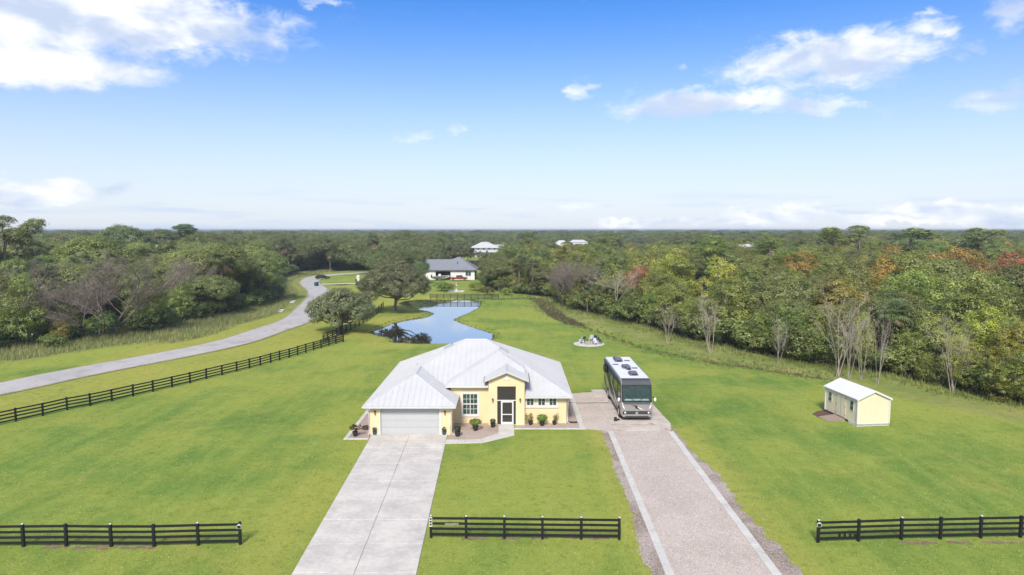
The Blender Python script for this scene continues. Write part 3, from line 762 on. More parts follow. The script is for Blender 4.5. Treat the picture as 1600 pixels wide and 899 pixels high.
# lanterns
for lx, lz, ly in ((-10.88, 1.83, 53.25), (-5.33, 1.83, 53.25), (-1.60, 2.15, PY), (.68, 2.15, PY)):
    la = hb(MB().lathe([(.0, .16), (.05, .14), (.075, .10), (.08, .07)], 8, (lx, ly - .13, lz)).box(lx - .04, lx + .04, ly - .03, ly - .003, lz - .12, lz + .12).box(lx - .015, lx + .015, ly - .13, ly - .02, lz + .12, lz + .15), 'wall_lantern', M['black_metal'])
    hb(MB().lathe([(.045, -.16), (.075, .05), (.075, .07)], 8, (lx, ly - .13, lz)), 'lantern_glass', surf('amber_glass', (.22, .16, .09), .2, .2, 9), la)
# downspouts
for pts in ([(-11.45, 52.95, EZ - .15), (-11.40, 53.1, 2.1), (-11.36, 53.2, 1.9), (-11.36, 53.2, .15), (-11.4, 52.95, .06)], [(-4.82, 53.1, .9), (-4.82, 53.2, .15), (-4.55, 52.9, .06)], [(4.85, 56.2, EZ - .15), (4.72, 56.42, 2.1), (4.68, 56.44, .12), (4.85, 56.2, .06)], [(-4.84, 53.18, 2.2), (-4.84, 53.18, .9)]):
    hb(MB().tube(pts, .045, 6), 'downspout', M['white_paint'])
# ridge vents and pipes
for (x, y, up) in ((-6.05, 64.2, 'left'), (-.75, 61.7, 'right')):
    zz = EZ + SL * ((x - XL) if up == 'left' else (XR - x))
    m = MB().box(-.40, .40, -.40, .40, .04, .16).box(-.30, .30, -.30, .30, .16, .22)
    m.v = [(x + a, y + b, zz + c + (a * SL if up == 'left' else -a * SL)) for a, b, c in m.v]
    hb(m, 'roof_vent', surf('galvanised_vent', (.42, .43, .45), .5, .15, 4), rf, bevel=.02)
for x, y in ((-9.3, 61.2), (-8.75, 61.9)):
    hb(MB().tube([(x, y, EZ + SL * (x - XL) - .05), (x, y, EZ + SL * (x - XL) + .32)], .05, 8), 'vent_pipe', M['fascia'], rf)
# screened lanai behind, only its frame tops showing over the roof
la = hb(MB().box(-.5, 3.5, 71.4, 74.5, 2.42, 2.5), 'lanai_roof', M['soffit_dark'])
for x in (.1, 1.3, 2.4, 3.5):
    hb(MB().box(x - .05, x + .05, 72.45, 72.55, 2.5, 3.30 - (x - 1.2) * .28), 'lanai_post', M['white_paint'])
m = MB().tube([(-.6, 72.5, 3.62), (3.5, 72.5, 2.68)], .07, 6).tube([(-.6, 72.5, 3.38), (3.5, 72.5, 2.48)], .05, 6); hb(m, 'lanai_beam', M['soffit_dark'])
for x in (-.3, 3.3): hb(MB().box(x - .06, x + .06, 74.3, 74.42, 0, 2.42), 'lanai_post', M['white_paint'])
# meter box and electrics on the side walls
hb(MB().box(-11.42, -11.302, 53.7, 54.2, 1.0, 1.9), 'meter_box', surf('meter_grey', (.25, .25, .25), .6, .1, 4), bevel=.02)

# ================================================================== POTTED PLANTS
LEAFMATS = {}
def leaf_mat(name, trans=.45, rnd=.30):
    """foliage: per-leaf tint from the mesh, per-plant tint from the object colour"""
    m = bpy.data.materials.new(name); m.use_nodes = True; t = m.node_tree
    for n in list(t.nodes): t.nodes.remove(n)
    a = nd(t, 'ShaderNodeAttribute', attribute_name='tint'); oi = t.nodes.new('ShaderNodeObjectInfo')
    c = mixc(t, 1.0, a.outputs['Color'], oi.outputs['Color'], 'MULTIPLY')
    hs = nd(t, 'ShaderNodeHueSaturation', {'Hue': mth(t, 'ADD', .5 - .012, mth(t, 'MULTIPLY', oi.outputs['Random'], .024)), 'Saturation': 1.0, 'Value': mth(t, 'ADD', 1 - rnd / 2, mth(t, 'MULTIPLY', oi.outputs['Random'], rnd)), 'Color': c})
    df = nd(t, 'ShaderNodeBsdfDiffuse', {'Color': hs.outputs[0]})
    tr = nd(t, 'ShaderNodeBsdfTranslucent', {'Color': hs.outputs[0]})
    gl_ = nd(t, 'ShaderNodeBsdfGlossy', {'Color': (1, 1, 1), 'Roughness': .45})
    s1 = nd(t, 'ShaderNodeMixShader', {0: trans, 1: df.outputs[0], 2: tr.outputs[0]})
    s2 = nd(t, 'ShaderNodeMixShader', {0: .035, 1: s1.outputs[0], 2: gl_.outputs[0]})
    nd(t, 'ShaderNodeOutputMaterial', {'Surface': s2.outputs[0]})
    return m
M['leaf'] = leaf_mat('leaves')

def leaf_mesh(name, P, N, size, tint, rs, aspect=.55, mat=None):
    """many leaf-sized quads: P positions, N normals, size per leaf, tint rgb per leaf"""
    n = len(P); N = N / (np.linalg.norm(N, axis=1, keepdims=True) + 1e-9)
    r = rs.normal(size=(n, 3)); U = np.cross(N, r); U /= (np.linalg.norm(U, axis=1, keepdims=True) + 1e-9); Vv = np.cross(N, U)
    L = (np.asarray(size) * rs.uniform(.7, 1.3, n))[:, None]
    a = P - U * L * .5; b = P + Vv * L * aspect * .5 - N * L * .06; c = P + U * L * .5; d = P - Vv * L * aspect * .5 - N * L * .06
    V = np.stack([a, b, c, d], 1).reshape(-1, 3); F = np.arange(4 * n).reshape(n, 4)
    me = bpy.data.meshes.new(name); np_mesh(me, V, F)
    col = np.ones((n, 4, 4), np.float32); col[:, :, :3] = np.asarray(tint, np.float32)[:, None, :]
    at = me.attributes.new('tint', 'FLOAT_COLOR', 'POINT'); at.data.foreach_set('color', col.reshape(-1))
    me.materials.append(mat or M['leaf']); return me

def potted(px, py, kind, label, pot='black', s=1.0):
    x, y = ground(px, py); rs = np.random.default_rng(int(px))
    t = empty('potted_plant', (x, y, .012)); tag(t, label, 'potted plant', 'pots along the house front')
    pm_ = M['pot_blue'] if pot == 'blue' else M['pot_black']
    MB().lathe([(.13 * s, 0), (.17 * s, .12 * s), (.20 * s, .26 * s), (.215 * s, .34 * s), (.225 * s, .36 * s), (.20 * s, .36 * s), (.19 * s, .31 * s)], 14).build('pot', pm_, t, smooth_shade=True)
    MB().lathe([(.02, .30 * s), (.188 * s, .315 * s)], 12).build('soil', M['soil_pot'], t)
    n, rad, hh, c0, sz = {'bush': (380, .46, .42, (.16, .27, .03), .13), 'dark': (260, .25, .30, (.035, .08, .03), .10), 'croton': (170, .36, .52, (.22, .24, .05), .14), 'bronze': (190, .42, .46, (.13, .11, .035), .17), 'agave': (90, .22, .32, (.06, .13, .07), .16)}[kind]
    rad *= s; hh *= s
    u = rs.normal(size=(n, 3)); u /= np.linalg.norm(u, axis=1, keepdims=True); rr = rs.uniform(.45, 1, n)[:, None] ** .6
    P = u * rr * np.array((rad, rad, hh * .62)) + np.array((0, 0, .36 * s + hh * .62)); P[:, 2] = np.maximum(P[:, 2], .34 * s)
    if kind in ('croton', 'bronze'):
        k = 5; cs = rs.normal(size=(k, 2)) * rad * .55; w_ = rs.integers(0, k, n); P[:, :2] = P[:, :2] * .45 + cs[w_]; P[:, 2] += rs.uniform(-.1, .16, k)[w_]
        P[:, 2] = np.maximum(P[:, 2], .36 * s)
    tint = np.array(c0) * rs.uniform(.65, 1.35, (n, 1)) * np.array((1, 1, 1)); 
    if kind in ('croton', 'bronze'): tint[rs.random(n) < .3] = (.26, .17, .05)
    N = u + rs.normal(size=(n, 3)) * .5 + np.array((0, 0, .4))
    o = link_mesh('foliage', leaf_mesh('foliage', P, N, np.full(n, sz * s), tint, rs, .5), t)
    st = MB()
    for k in range(6):
        q = P[rs.integers(0, n)]; st.tube([(q[0] * .1, q[1] * .1, .28 * s), (q[0] * .6, q[1] * .6, q[2] * .7), tuple(q)], [.012, .009, .004], 4)
    st.build('stem', surf('stem_%d' % px, (.09, .08, .04), .9), t)
potted(555, 682, 'bronze', 'bronze leaved plant in black pot left of the garage', s=1.05)
potted(585.5, 680, 'agave', 'small spiky plant in blue pot left of the garage door', 'blue', .85)
potted(694, 680, 'agave', 'small spiky plant in blue pot right of the garage door', 'blue', .85)
potted(715, 682, 'dark', 'dark compact shrub in black pot beside the garage corner downspout', s=1.15)
potted(743, 673, 'bush', 'bright green bushy plant in black pot below the big window', s=1.15)
potted(770, 668, 'dark', 'dark round shrub in black pot left of the screen door', s=1.0)
potted(829, 664, 'croton', 'yellowish croton in black pot under the leftmost small window', s=.95)
potted(847, 665.5, 'bush', 'wide bushy plant in black pot under the middle small window', s=1.1)
potted(866, 664, 'croton', 'small yellowish croton in black pot under the rightmost small window', s=.85)
x, y = ground(572, 671)
o = empty('hose_coil', (x, y, .012)); tag(o, 'coiled dark garden hose on gravel left of the garage', 'hose')
for k in range(5):
    MB().tube([(math.cos(a) * (.27 + .02 * (k % 2)), math.sin(a) * (.27 + .02 * (k % 2)), .03 + k * .05) for a in np.linspace(0, 6.2, 18)], .028, 5).build('loop', surf('hose_%d' % k, (.06, .045, .04), .6), o)
x, y = ground(894, 661)
o = MB().box(-.45, .45, -.16, .16, 0, .03).build('doormat', surf('mat_rubber', (.05, .045, .045), .95, .2, 12), None, (x, y, .055), bevel=.01); tag(o, 'dark rubber mat on the concrete border beside the house corner', 'mat')
x0, y0 = 4.62, 63.0
cord = MB().tube([(4.62, 63.2, .5), (4.9, 63.2, .08), (6.5, 63.1, .04), (8.0, 63.15, .06), (9.0, 63.1, .08), (9.28, 63.1, .6)], .02, 5).build('power_cord', M['black_metal']); tag(cord, 'black power cord from the house to the motorhome', 'cord')

# ================================================================== MOTORHOME
rv = empty('motorhome', (10.62, 57.0, .045)); tag(rv, 'silver and black motorhome parked on the concrete pad', 'motorhome')
silver = surf('rv_silver_paint', (.30, .285, .27), .35, .05, .6, metal=.25, coat=.6)
dark = surf('rv_black_paint', (.018, .018, .02), .4, .1, .8, spec=.3)
tan = surf('rv_tan_paint', (.36, .28, .21), .3, .06, .8, coat=.5)
pale = surf('rv_white_paint', (.72, .72, .71), .35, .04, .8, coat=.4)
slate = surf('rv_slate_paint', (.055, .058, .066), .5, .1, .8, spec=.25)
wsg = surf('rv_windscreen', (.012, .034, .028), .05, .35, .7, spec=.9)
HW = 1.31; LEN = 11.1
prof = [(.06, .42), (.0, .75), (.0, 1.45), (.08, 1.62), (.34, 3.08), (.55, 3.36), (1.0, 3.46), (LEN - .12, 3.46), (LEN, 3.30), (LEN, .5), (LEN - .1, .42)]
MB().sideprism(prof, -HW, HW).build('body', silver, rv, bevel=.07, seg=3)
MB().box(-HW + .18, HW - .18, .7, LEN - .5, .20, .43).build('chassis', dark, rv)
# roof skin, front cap band and kit
MB().box(-HW + .10, HW - .10, 1.0, LEN - .15, 3.463, 3.475).build('roof_skin', surf('rv_roof_membrane', (.66, .66, .65), .7, .05, .8, spec=.2), rv)
cap_ = MB(); cap_.poly([(-HW + .03, .32, 3.06), (HW - .03, .32, 3.06), (HW - .08, .52, 3.385), (-HW + .08, .52, 3.385)]).poly([(-HW + .08, .52, 3.385), (HW - .08, .52, 3.385), (HW - .12, 1.02, 3.485), (-HW + .12, 1.02, 3.485)])
cap_.build('front_cap', slate, rv)
for x, y, sx, sy, h in ((.10, 2.6, .38, .55, .26), (-.05, 5.6, .36, .5, .26), (.05, 4.75, .22, .30, .34), (-.25, 8.9, .38, .6, .28), (-.38, 9.9, .22, .3, .22)):
    ac = MB().box(x - sx, x + sx, y - sy, y + sy, 3.475, 3.475 + h * .6).box(x - sx * .86, x + sx * .86, y - sy * .84, y + sy * .84, 3.475 + h * .6, 3.475 + h).build('roof_unit', M['steel_grey'], rv, bevel=.05, seg=2)
    MB().box(x - sx * .6, x + sx * .6, y - sy * 1.012, y - sy * 1.001, 3.52, 3.475 + h * .55).build('grille', dark, ac)
for x, y in ((.72, 5.3), (.62, 8.9), (-.8, 7.0)):
    MB().box(x - .26, x + .26, y - .17, y + .17, 3.475, 3.53).build('roof_vent', M['steel_grey'], rv, bevel=.02)
# windscreen: two panes with a centre bar, wipers and a brow
def frontplane(x, z, out=.012):
    y = .08 + (z - 1.62) / (3.08 - 1.62) * .26
    return (x, y - out, z)
MB().poly([frontplane(-1.27, 1.60, .006), frontplane(1.27, 1.60, .006), frontplane(1.28, 3.07, .006), frontplane(-1.28, 3.07, .006)]).build('windscreen_surround', dark, rv)
ws = MB().poly([frontplane(-1.17, 1.70), frontplane(-.006, 1.70), frontplane(-.006, 2.97), frontplane(-1.20, 2.99)]).poly([frontplane(.006, 1.70), frontplane(1.17, 1.70), frontplane(1.20, 2.99), frontplane(.006, 2.97)]).build('windscreen', wsg, rv)
MB().poly([frontplane(-1.05, 1.76, .018), frontplane(1.05, 1.76, .018), frontplane(1.0, 1.90, .018), frontplane(-1.0, 1.90, .018)]).build('dashboard', surf('dash', (.20, .28, .25), .5, .3, 2), ws)
for sx in (-1, 1):
    MB().tube([frontplane(sx * .15, 1.70, .04), frontplane(sx * .95, 2.25, .04)], .014, 4).build('wiper', dark, ws)
    MB().poly([frontplane(sx * .45, 2.90, .019), frontplane(sx * 1.12, 2.90, .019), frontplane(sx * 1.12, 2.78, .019), frontplane(sx * .75, 2.84, .019)][::sx]).build('visor', dark, ws)
# nose
MB().poly([(-1.22, .066, 1.60), (-1.10, -.008, 1.44), (1.10, -.008, 1.44), (1.22, .066, 1.60)]).build('cowl', slate, rv)
MB().poly([(-1.16, -.008, .86), (1.16, -.008, .86), (1.2, .008, .58), (-1.2, .008, .58)]).build('grille', dark, rv)
for z in (.66, .71, .76): MB().box(-.98, .98, -.024, -.002, z - .008, z + .008).build('grille_bar', M['steel_grey'], rv)
MB().lathe([(.0, .0), (.11, .0), (.12, .03), (.0, .04)], 16).build('emblem', M['chrome'], rv).matrix_local = Matrix.Translation((0, -.012, .71)) @ Matrix.Rotation(R(90), 4, 'X')
MB().poly([(-.55, -.009, 1.40), (.02, -.009, 1.34), (.08, -.009, 1.16), (.48, -.009, .95), (-.10, -.009, 1.10), (-.16, -.009, 1.28)]).build('nose_mark', dark, rv)
MB().poly([(.04, -.010, 1.25), (.62, -.010, .96), (.30, -.010, 1.02), (.10, -.010, 1.15)]).build('nose_flash', pale, rv)
for sx in (-1, 1):
    hl = MB().poly([(sx * 1.24, .035, .88), (sx * .72, -.012, .84), (sx * .80, -.012, .66), (sx * 1.22, .03, .60)][::sx]).build('headlight', dark, rv)
    MB().lathe([(0, 0), (.075, 0), (.08, .02), (0, .03)], 12).build('lamp', pale, hl).matrix_local = Matrix.Translation((sx * 1.0, -.03, .75)) @ Matrix.Rotation(R(90), 4, 'X')
    MB().poly([(sx * 1.27, -.004, 1.40), (sx * 1.14, -.008, 1.36), (sx * 1.0, -.008, 1.05), (sx * 1.14, -.008, 1.12)][::sx]).build('fog_light_flash', pale, rv)
    arm = MB().tube([(sx * 1.28, .30, 2.0), (sx * 1.48, .10, 2.05), (sx * 1.52, .04, 1.98)], .03, 6).build('mirror_arm', dark, rv)
    m = MB().lathe([(.03, -.17), (.10, -.12), (.115, 0), (.10, .12), (.03, .17)], 10); m.v = [(a * 1.0 + sx * 1.54, b * .7 + .02, c + 1.86) for a, b, c in m.v]; m.build('mirror', pale, rv, smooth_shade=True)
MB().box(-1.22, 1.22, -.05, .30, .34, .58).build('bumper', silver, rv, bevel=.05)
MB().box(-1.0, 1.0, -.062, -.051, .40, .47).build('bumper_slot', dark, rv)
# flanks: windows, sweeping paint, lockers, wheels
for sx in (-1, 1):
    xx = sx * (HW + .005)
    def side(name, pts, mat, off=0.0, parent=rv):
        q = [(xx + sx * off, a, b) for a, b in pts]
        return MB().poly(q if sx > 0 else q[::-1]).build(name, mat, parent)
    side('paint_sweep', [(.7, .62), (2.2, .62), (5.0, 1.3), (8.2, 2.5), (11.0, 3.25), (11.0, 2.7), (8.6, 1.9), (5.6, .8), (4.6, .5), (.7, .5)], dark)
    side('paint_sweep', [(3.4, .5), (5.2, .55), (7.4, 1.4), (9.6, 2.3), (11.0, 2.6), (11.0, 2.25), (9.4, 1.7), (7.4, .8), (6.6, .5)], tan, .003)
    side('paint_sweep', [(7.0, .5), (8.0, .5), (9.6, 1.25), (11.0, 1.7), (11.0, 1.35), (9.6, .85), (8.9, .5)], dark, .003)
    side('paint_sweep', [(.38, 1.62), (.62, 3.22), (11.0, 3.22), (11.0, 2.0), (6.6, 1.35), (3.0, 1.15), (1.2, 1.3)], slate, -.002)
    side('paint_sweep', [(1.3, .9), (3.2, 1.25), (6.4, 2.3), (8.2, 2.95), (6.0, 2.0), (3.2, 1.05)], pale, .004)
    for a, b, c, d in ((.75, 1.75, 1.85, 2.85), (2.3, 4.2, 2.0, 2.8), (5.1, 6.3, 2.2, 2.8), (8.9, 10.1, 2.3, 2.9)):
        wf = side('side_window', [(a - .04, c - .04), (b + .04, c - .04), (b + .04, d + .04), (a - .04, d + .04)], dark, .006)
        side('pane', [(a, c), (b, c), (b, d), (a, d)], wsg, .010, wf)
    for a, b in ((3.0, 4.3), (4.4, 5.9), (6.0, 7.3)):
        side('locker_door', [(a, .52), (b, .52), (b, .98), (a, .98)], silver if a != 4.4 else tan, .008)
    m = MB().tube([(sx * (HW + .06), 2.0, 3.26), (sx * (HW + .06), 10.6, 3.26)], .07, 8).build('awning_roll', slate, rv)
    for wy in (1.35, 7.95):
        ar = MB().tube([(xx - sx * .03, wy, .52), (xx + sx * .004, wy, .52)], .60, 20).build('wheel_arch', dark, rv)
        wh = MB().tube([(xx - sx * .30, wy, .48), (xx + sx * .02, wy, .48)], .48, 22).build('wheel', M['rubber'], rv)
        MB().tube([(xx + sx * .0, wy, .48), (xx + sx * .035, wy, .48)], .28, 16).build('rim', M['chrome'], wh)
m = MB().box(-HW - .30, -HW - .02, 8.4, 9.6, 2.4, 3.0).build('awning_box', dark, rv, bevel=.04)
MB().box(-1.0, 1.0, LEN, LEN + .1, .45, .65).build('rear_bumper', dark, rv, bevel=.03)
# blocks and hoses by the front wheel
o = empty('levelling_blocks', (9.0, 57.1, .045)); tag(o, 'dark levelling blocks beside the motorhome front wheel', 'blocks')
for a, b, c, h in ((-.15, .0, .3, .12), (.1, .25, .25, .1), (-.1, .45, .22, .18)):
    MB().box(a - c / 2, a + c / 2, b - .12, b + .12, 0, h).build('block', M['rubber'], o, bevel=.02)

# ================================================================== SHED
a0, b0 = ground(1339, 666.5)
shed = empty('garden_shed', (a0, b0, 0), R(6)); tag(shed, 'small cream shed with white metal roof standing on the lawn', 'shed')
cream = surf('cream_siding', (.70, .62, .44), .8, .04, .8, coords='Object')
W_, L_, Z0, ZE, ZR = 2.80, 4.75, .20, 2.36, 2.98
MB().box(0, W_, 0, L_, Z0, ZE).build('wall', cream, shed)
for y0 in (.0, L_ - .02):
    g_ = MB(); g_.v += [(0, y0, ZE), (W_, y0, ZE), (W_ / 2, y0, ZR), (0, y0 + .02, ZE), (W_, y0 + .02, ZE), (W_ / 2, y0 + .02, ZR)]
    g_.f += [(0, 1, 2), (5, 4, 3), (1, 4, 5, 2), (0, 2, 5, 3)]; g_.m += [0] * 4; g_.build('gable_wall', cream, shed)
# board and batten siding
bat = link_mesh('batten', MB().box(-.010, .010, -.012, 0, Z0, ZE).mesh('batten', cream), shed); bat.location = (.3, -.001, 0)
for i in range(1, 8):
    o = bat.copy(); COL.objects.link(o); o.parent = shed; o.location = (.3 + .3 * i, -.001, 0)
for i in range(1, 16):
    o = bat.copy(); COL.objects.link(o); o.parent = shed; o.location = (-.001, .3 * i, 0); o.rotation_euler = (0, 0, R(-90))
for x, y in ((0, 0), (W_, 0), (0, L_)):
    MB().box(x - .06, x + .06, y - .06, y + .06, Z0, ZE).build('corner_trim', M['white_paint'], shed)
ov = .16; r_ = MB()
for sx in (-1, 1):
    xe = W_ / 2 + sx * (W_ / 2 + ov); ze = ZE - (ZR - ZE) / (W_ / 2) * ov + .02
    q = [(xe, -ov, ze), (W_ / 2, -ov, ZR + .03), (W_ / 2, L_ + ov, ZR + .03), (xe, L_ + ov, ze)]
    r_.poly(q if sx < 0 else q[::-1]); r_.poly([(a, b, c - .05) for a, b, c in (q if sx > 0 else q[::-1])])
    for i in range(4):
        a, b = q[i], q[(i + 1) % 4]; r_.poly([a, b, (b[0], b[1], b[2] - .05), (a[0], a[1], a[2] - .05)])
rfs = r_.build('roof', surf('shed_roof_metal', (.70, .70, .72), .4, .04, .8), shed)
for sx in (-1, 1):
    for i in range(13):
        y = -.05 + i * .405; xe = W_ / 2 + sx * (W_ / 2 + ov); ze = ZE - (ZR - ZE) / (W_ / 2) * ov + .02
        MB().tube([(xe, y, ze + .004), (W_ / 2, y, ZR + .034)], .014, 4).build('roof_rib', M['roof_metal'], rfs)
    MB().poly([(W_ / 2 + sx * (W_ / 2 + ov), -ov - .012, ZE - .20), (W_ / 2, -ov - .012, ZR - .12), (W_ / 2, -ov - .012, ZR + .02), (W_ / 2 + sx * (W_ / 2 + ov), -ov - .012, ZE - .07)][::-sx]).build('bargeboard', M['white_paint'], shed)
for wy in (.75, 3.95):
    fr = MB().box(-.045, -.004, wy - .25, wy + .25, 1.15, 2.0).build('window', M['white_paint'], shed, bevel=.006)
    for z0, z1 in ((1.20, 1.55), (1.59, 1.95)): MB().box(-.052, -.046, wy - .20, wy + .20, z0, z1).build('pane', M['glass'], fr)
dr = MB().box(-.035, -.004, 1.65, 3.05, Z0 + .03, 2.12).build('door', cream, shed, bevel=.006)
MB().box(-.040, -.036, 2.34, 2.36, Z0 + .03, 2.12).build('door_gap', M['soffit_dark'], dr)
for y in (1.7, 3.0):
    for z in (.5, 1.2, 1.95): MB().box(-.05, -.036, y - .07, y + .07, z - .02, z + .02).build('hinge', M['black_metal'], dr)
MB().box(W_ / 2 - .12, W_ / 2 + .12, -.03, -.012, 2.72, 2.86).build('gable_vent', M['white_paint'], shed)
# lattice skirting over the dark crawl space
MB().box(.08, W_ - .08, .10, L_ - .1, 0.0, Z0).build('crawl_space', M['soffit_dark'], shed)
sk = MB().box(-.02, W_ + .02, -.03, -.005, Z0 - .02, Z0 + .05).box(-.02, W_ + .02, -.03, -.005, 0, .03)
sk.build('skirting', M['white_paint'], shed)
for i in range(28):
    MB().box(.02 + i * .1, .068 + i * .1, -.028, -.008, .03, Z0 - .02).build('skirting_slat', M['white_paint'], shed)
MB().box(-.03, -.005, 0, 1.2, 0, Z0 + .05).build('skirting', M['white_paint'], shed)
ramp = empty('wooden_ramp', (a0, b0, 0), R(6)); tag(ramp, 'grey wooden ramp leading to the shed door', 'ramp')
for i in range(9):
    x0 = -.12 - i * .165; z = .20 - i * .019
    m = MB().box(x0 - .155, x0, 1.5, 3.1, z - .04, z); m.build('plank', M['wood_grey'], ramp, bevel=.008, seg=1)
for y in (1.55, 3.05): MB().poly([(-.12, y, 0), (-.12, y, .16), (-1.6, y, .02), (-1.6, y, 0)]).build('stringer', M['wood_grey'], ramp)

# ================================================================== FENCES
def fence(pts, label, caps=2, rails=(.20, .49, .78, 1.07), ph=1.20, rail_h=.125, group='black board fences', wire=False, seed=0):
    pts = [Vector((p[0], p[1], 0)) for p in pts]
    f = empty('board_fence', pts[0]); tag(f, label, 'fence', group)
    rr = random.Random(seed)
    if not hasattr(fence, 'post'):
        fence.post = MB().box(-.065, .065, -.065, .065, -.1, 1.0).mesh('post', M['fence']); fence.rail = MB().box(0, 1, -.018, .018, -.5, .5).mesh('rail', M['fence'])
        fence.cap = MB().lathe([(.075, 0), (.075, .02), (.04, .045), (.01, .06)], 4).mesh('cap_light', M['cap'])
    for i, p in enumerate(pts):
        ang_ = 0
        if i + 1 < len(pts): d = pts[i + 1] - p; ang_ = math.atan2(d.y, d.x)
        elif i: d = p - pts[i - 1]; ang_ = math.atan2(d.y, d.x)
        po = link_mesh('post', fence.post, f, p - pts[0], (rr.uniform(-.012, .012), rr.uniform(-.012, .012), ang_), (1, 1, ph))
        if caps and i % caps == 0: link_mesh('cap_light', fence.cap, f, p - pts[0] + Vector((0, 0, ph)), (0, 0, ang_ + R(45)))
    for i in range(len(pts) - 1):
        d = pts[i + 1] - pts[i]; L = d.length; ang_ = math.atan2(d.y, d.x); u = d / L; nrm = Vector((-u.y, u.x, 0))
        for z in rails:
            link_mesh('rail', fence.rail, f, pts[i] - pts[0] + u * .05 + nrm * .02 + Vector((0, 0, z + rr.uniform(-.008, .008))), (rr.uniform(-.02, .02), rr.uniform(-.004, .004), ang_), (L - .10, 1, rail_h))
    return f
def line(p, q, n): return [(p[0] + (q[0] - p[0]) * i / n, p[1] + (q[1] - p[1]) * i / n) for i in range(n + 1)]
f1 = fence([ground(a, b) for a, b in ((-100, 856), (-33, 855.3), (37, 854.5), (104, 853.8), (174, 854.5), (241, 854.5), (310, 852.5), (375.5, 851))], 'black board fence on the left, ending at the driveway grass', seed=1)
f2 = fence([ground(a, 840.5 + (a - 673) * .011) for a in (673.5, 728.5, 788, 847.5, 908, 967.5)], 'short black board fence between the two drives', 1, seed=2)
f3 = fence([ground(a, b) for a, b in ((1278, 848), (1341, 846), (1408, 843.5), (1469, 842.5), (1532, 841), (1594, 840), (1656, 839), (1720, 838))], 'black board fence on the right beyond the gravel drive', seed=3)
f4 = fence([ground(a, b) for a, b in ((-66, 679), (-20, 669), (25, 659), (67, 650), (105, 641), (141, 634.5), (175, 627), (208, 619.5), (239, 612.5), (269, 605.5), (297, 599), (322.5, 592.5), (347, 586.5), (370, 581), (390, 576), (407, 571.5), (423, 567), (437, 563), (452, 559), (465, 555), (478, 551), (490, 547.3), (502, 543.8), (514, 540), (525, 536.8), (536.5, 534))], 'long black board fence running diagonally back across the left lawn', 3, ph=1.2, seed=4)
f5 = fence([ground(a, b) for a, b in ((505, 535.5), (512, 532), (519.5, 528.5), (526, 525.2), (533.5, 522), (541, 519), (548, 516), (555, 512.6), (561.5, 509.3), (568, 505.6), (573.5, 502), (578.5, 498.5), (583, 495), (588, 491.2), (592, 487.5), (596, 484), (599, 480.5))], 'black board fence with wire passing behind the smaller pond oak', 0, seed=5)
f6 = fence(line(ground(672, 467), ground(779, 467.3), 10), 'far black board fence beyond the pond before the neighbouring house', 0, seed=6)
# wire netting fixed to the corner bays
wire = MB()
def net(p, q, h=1.1, st=.16):
    p, q = Vector((*p, 0)), Vector((*q, 0)); L = (q - p).length; n = int(L / st)
    for i in range(n + 1):
        a = p.lerp(q, i / n); wire.box(a.x - .008, a.x + .008, a.y - .008, a.y + .008, .05, h)
    k = int(h / st)
    for j in range(k):
        z = .1 + j * st; d = (q - p).normalized(); s = Vector((-d.y, d.x, 0)) * .008; a, b = p, q
        wire.poly([(a.x, a.y, z), (b.x, b.y, z), (b.x, b.y, z + .016), (a.x, a.y, z + .016)])
net(ground(490, 547.3), ground(536.5, 534)); net(ground(536.5, 534), ground(505, 535.5))
wire.v = [(a - f4.location.x, b - f4.location.y, c) for a, b, c in wire.v]
tag(wire.build('wire_netting', M['fence'], f4), kind='stuff')
for nm, fobj, px, py in (('left', f1, 375.5, 851), ('right', f3, 1278, 848), ('mid', f2, 673.5, 840.5)):
    x, y = ground(px, py); o = fobj.location
    if nm == 'mid':
        MB().box(-.08, .08, -.01, 0, .65, 1.17).build('number_plate', M['white_paint'], fobj, (x - o.x, y - o.y - .085, 0))
        for k in range(3): MB().box(-.055, .055, -.014, -.0105, .72 + k * .15, .82 + k * .15).build('plate_mark', M['fence'], fobj, (x - o.x, y - o.y - .085, 0))
    else:
        MB().prism([(-.14, .84), (.14, .84), (.14, 1.08), (0, 1.17), (-.14, 1.08)], 0, .012)
        pm2 = MB(); pm2.v = []; P5 = [(-.12, .88), (.12, .88), (.12, 1.06), (0, 1.15), (-.12, 1.06)]
        pm2.poly([(a, -.09, b) for a, b in P5]).poly([(a, -.078, b) for a, b in P5][::-1])
        pm2.build('number_plate', M['fascia'], fobj, (x - o.x, y - o.y, 0))
        pm3 = MB(); pm3.box(-.095, .095, -.10, -.0905, .90, 1.05); pm3.build('plate_mark', M['fence'], fobj, (x - o.x, y - o.y, 0))
x, y = ground(2, 833)
o = MB().box(-.10, .10, -.012, 0, .35, 1.25).build('post_sign', M['white_paint'], f1, (x - f1.location.x, ground(2, 855)[1] - f1.location.y - .09, 0))
x, y = ground(706, 818); MB().box(-.36, .36, -.008, 0, -.045, .045).build('name_board', surf('sign_grey', (.22, .21, .2), .6, .3, 9), f2, (ground(706, 841)[0] - f2.location.x, ground(706, 841)[1] - f2.location.y - .012, .78))
for k in range(4):
    x, y = ground(1311 + k * 8.2, 846.5); MB().box(-.06, .06, -.03, -.004, .26, .44).build('hanging_block', M['fence'], f3, (x - f3.location.x, y - f3.location.y - .01, 0))

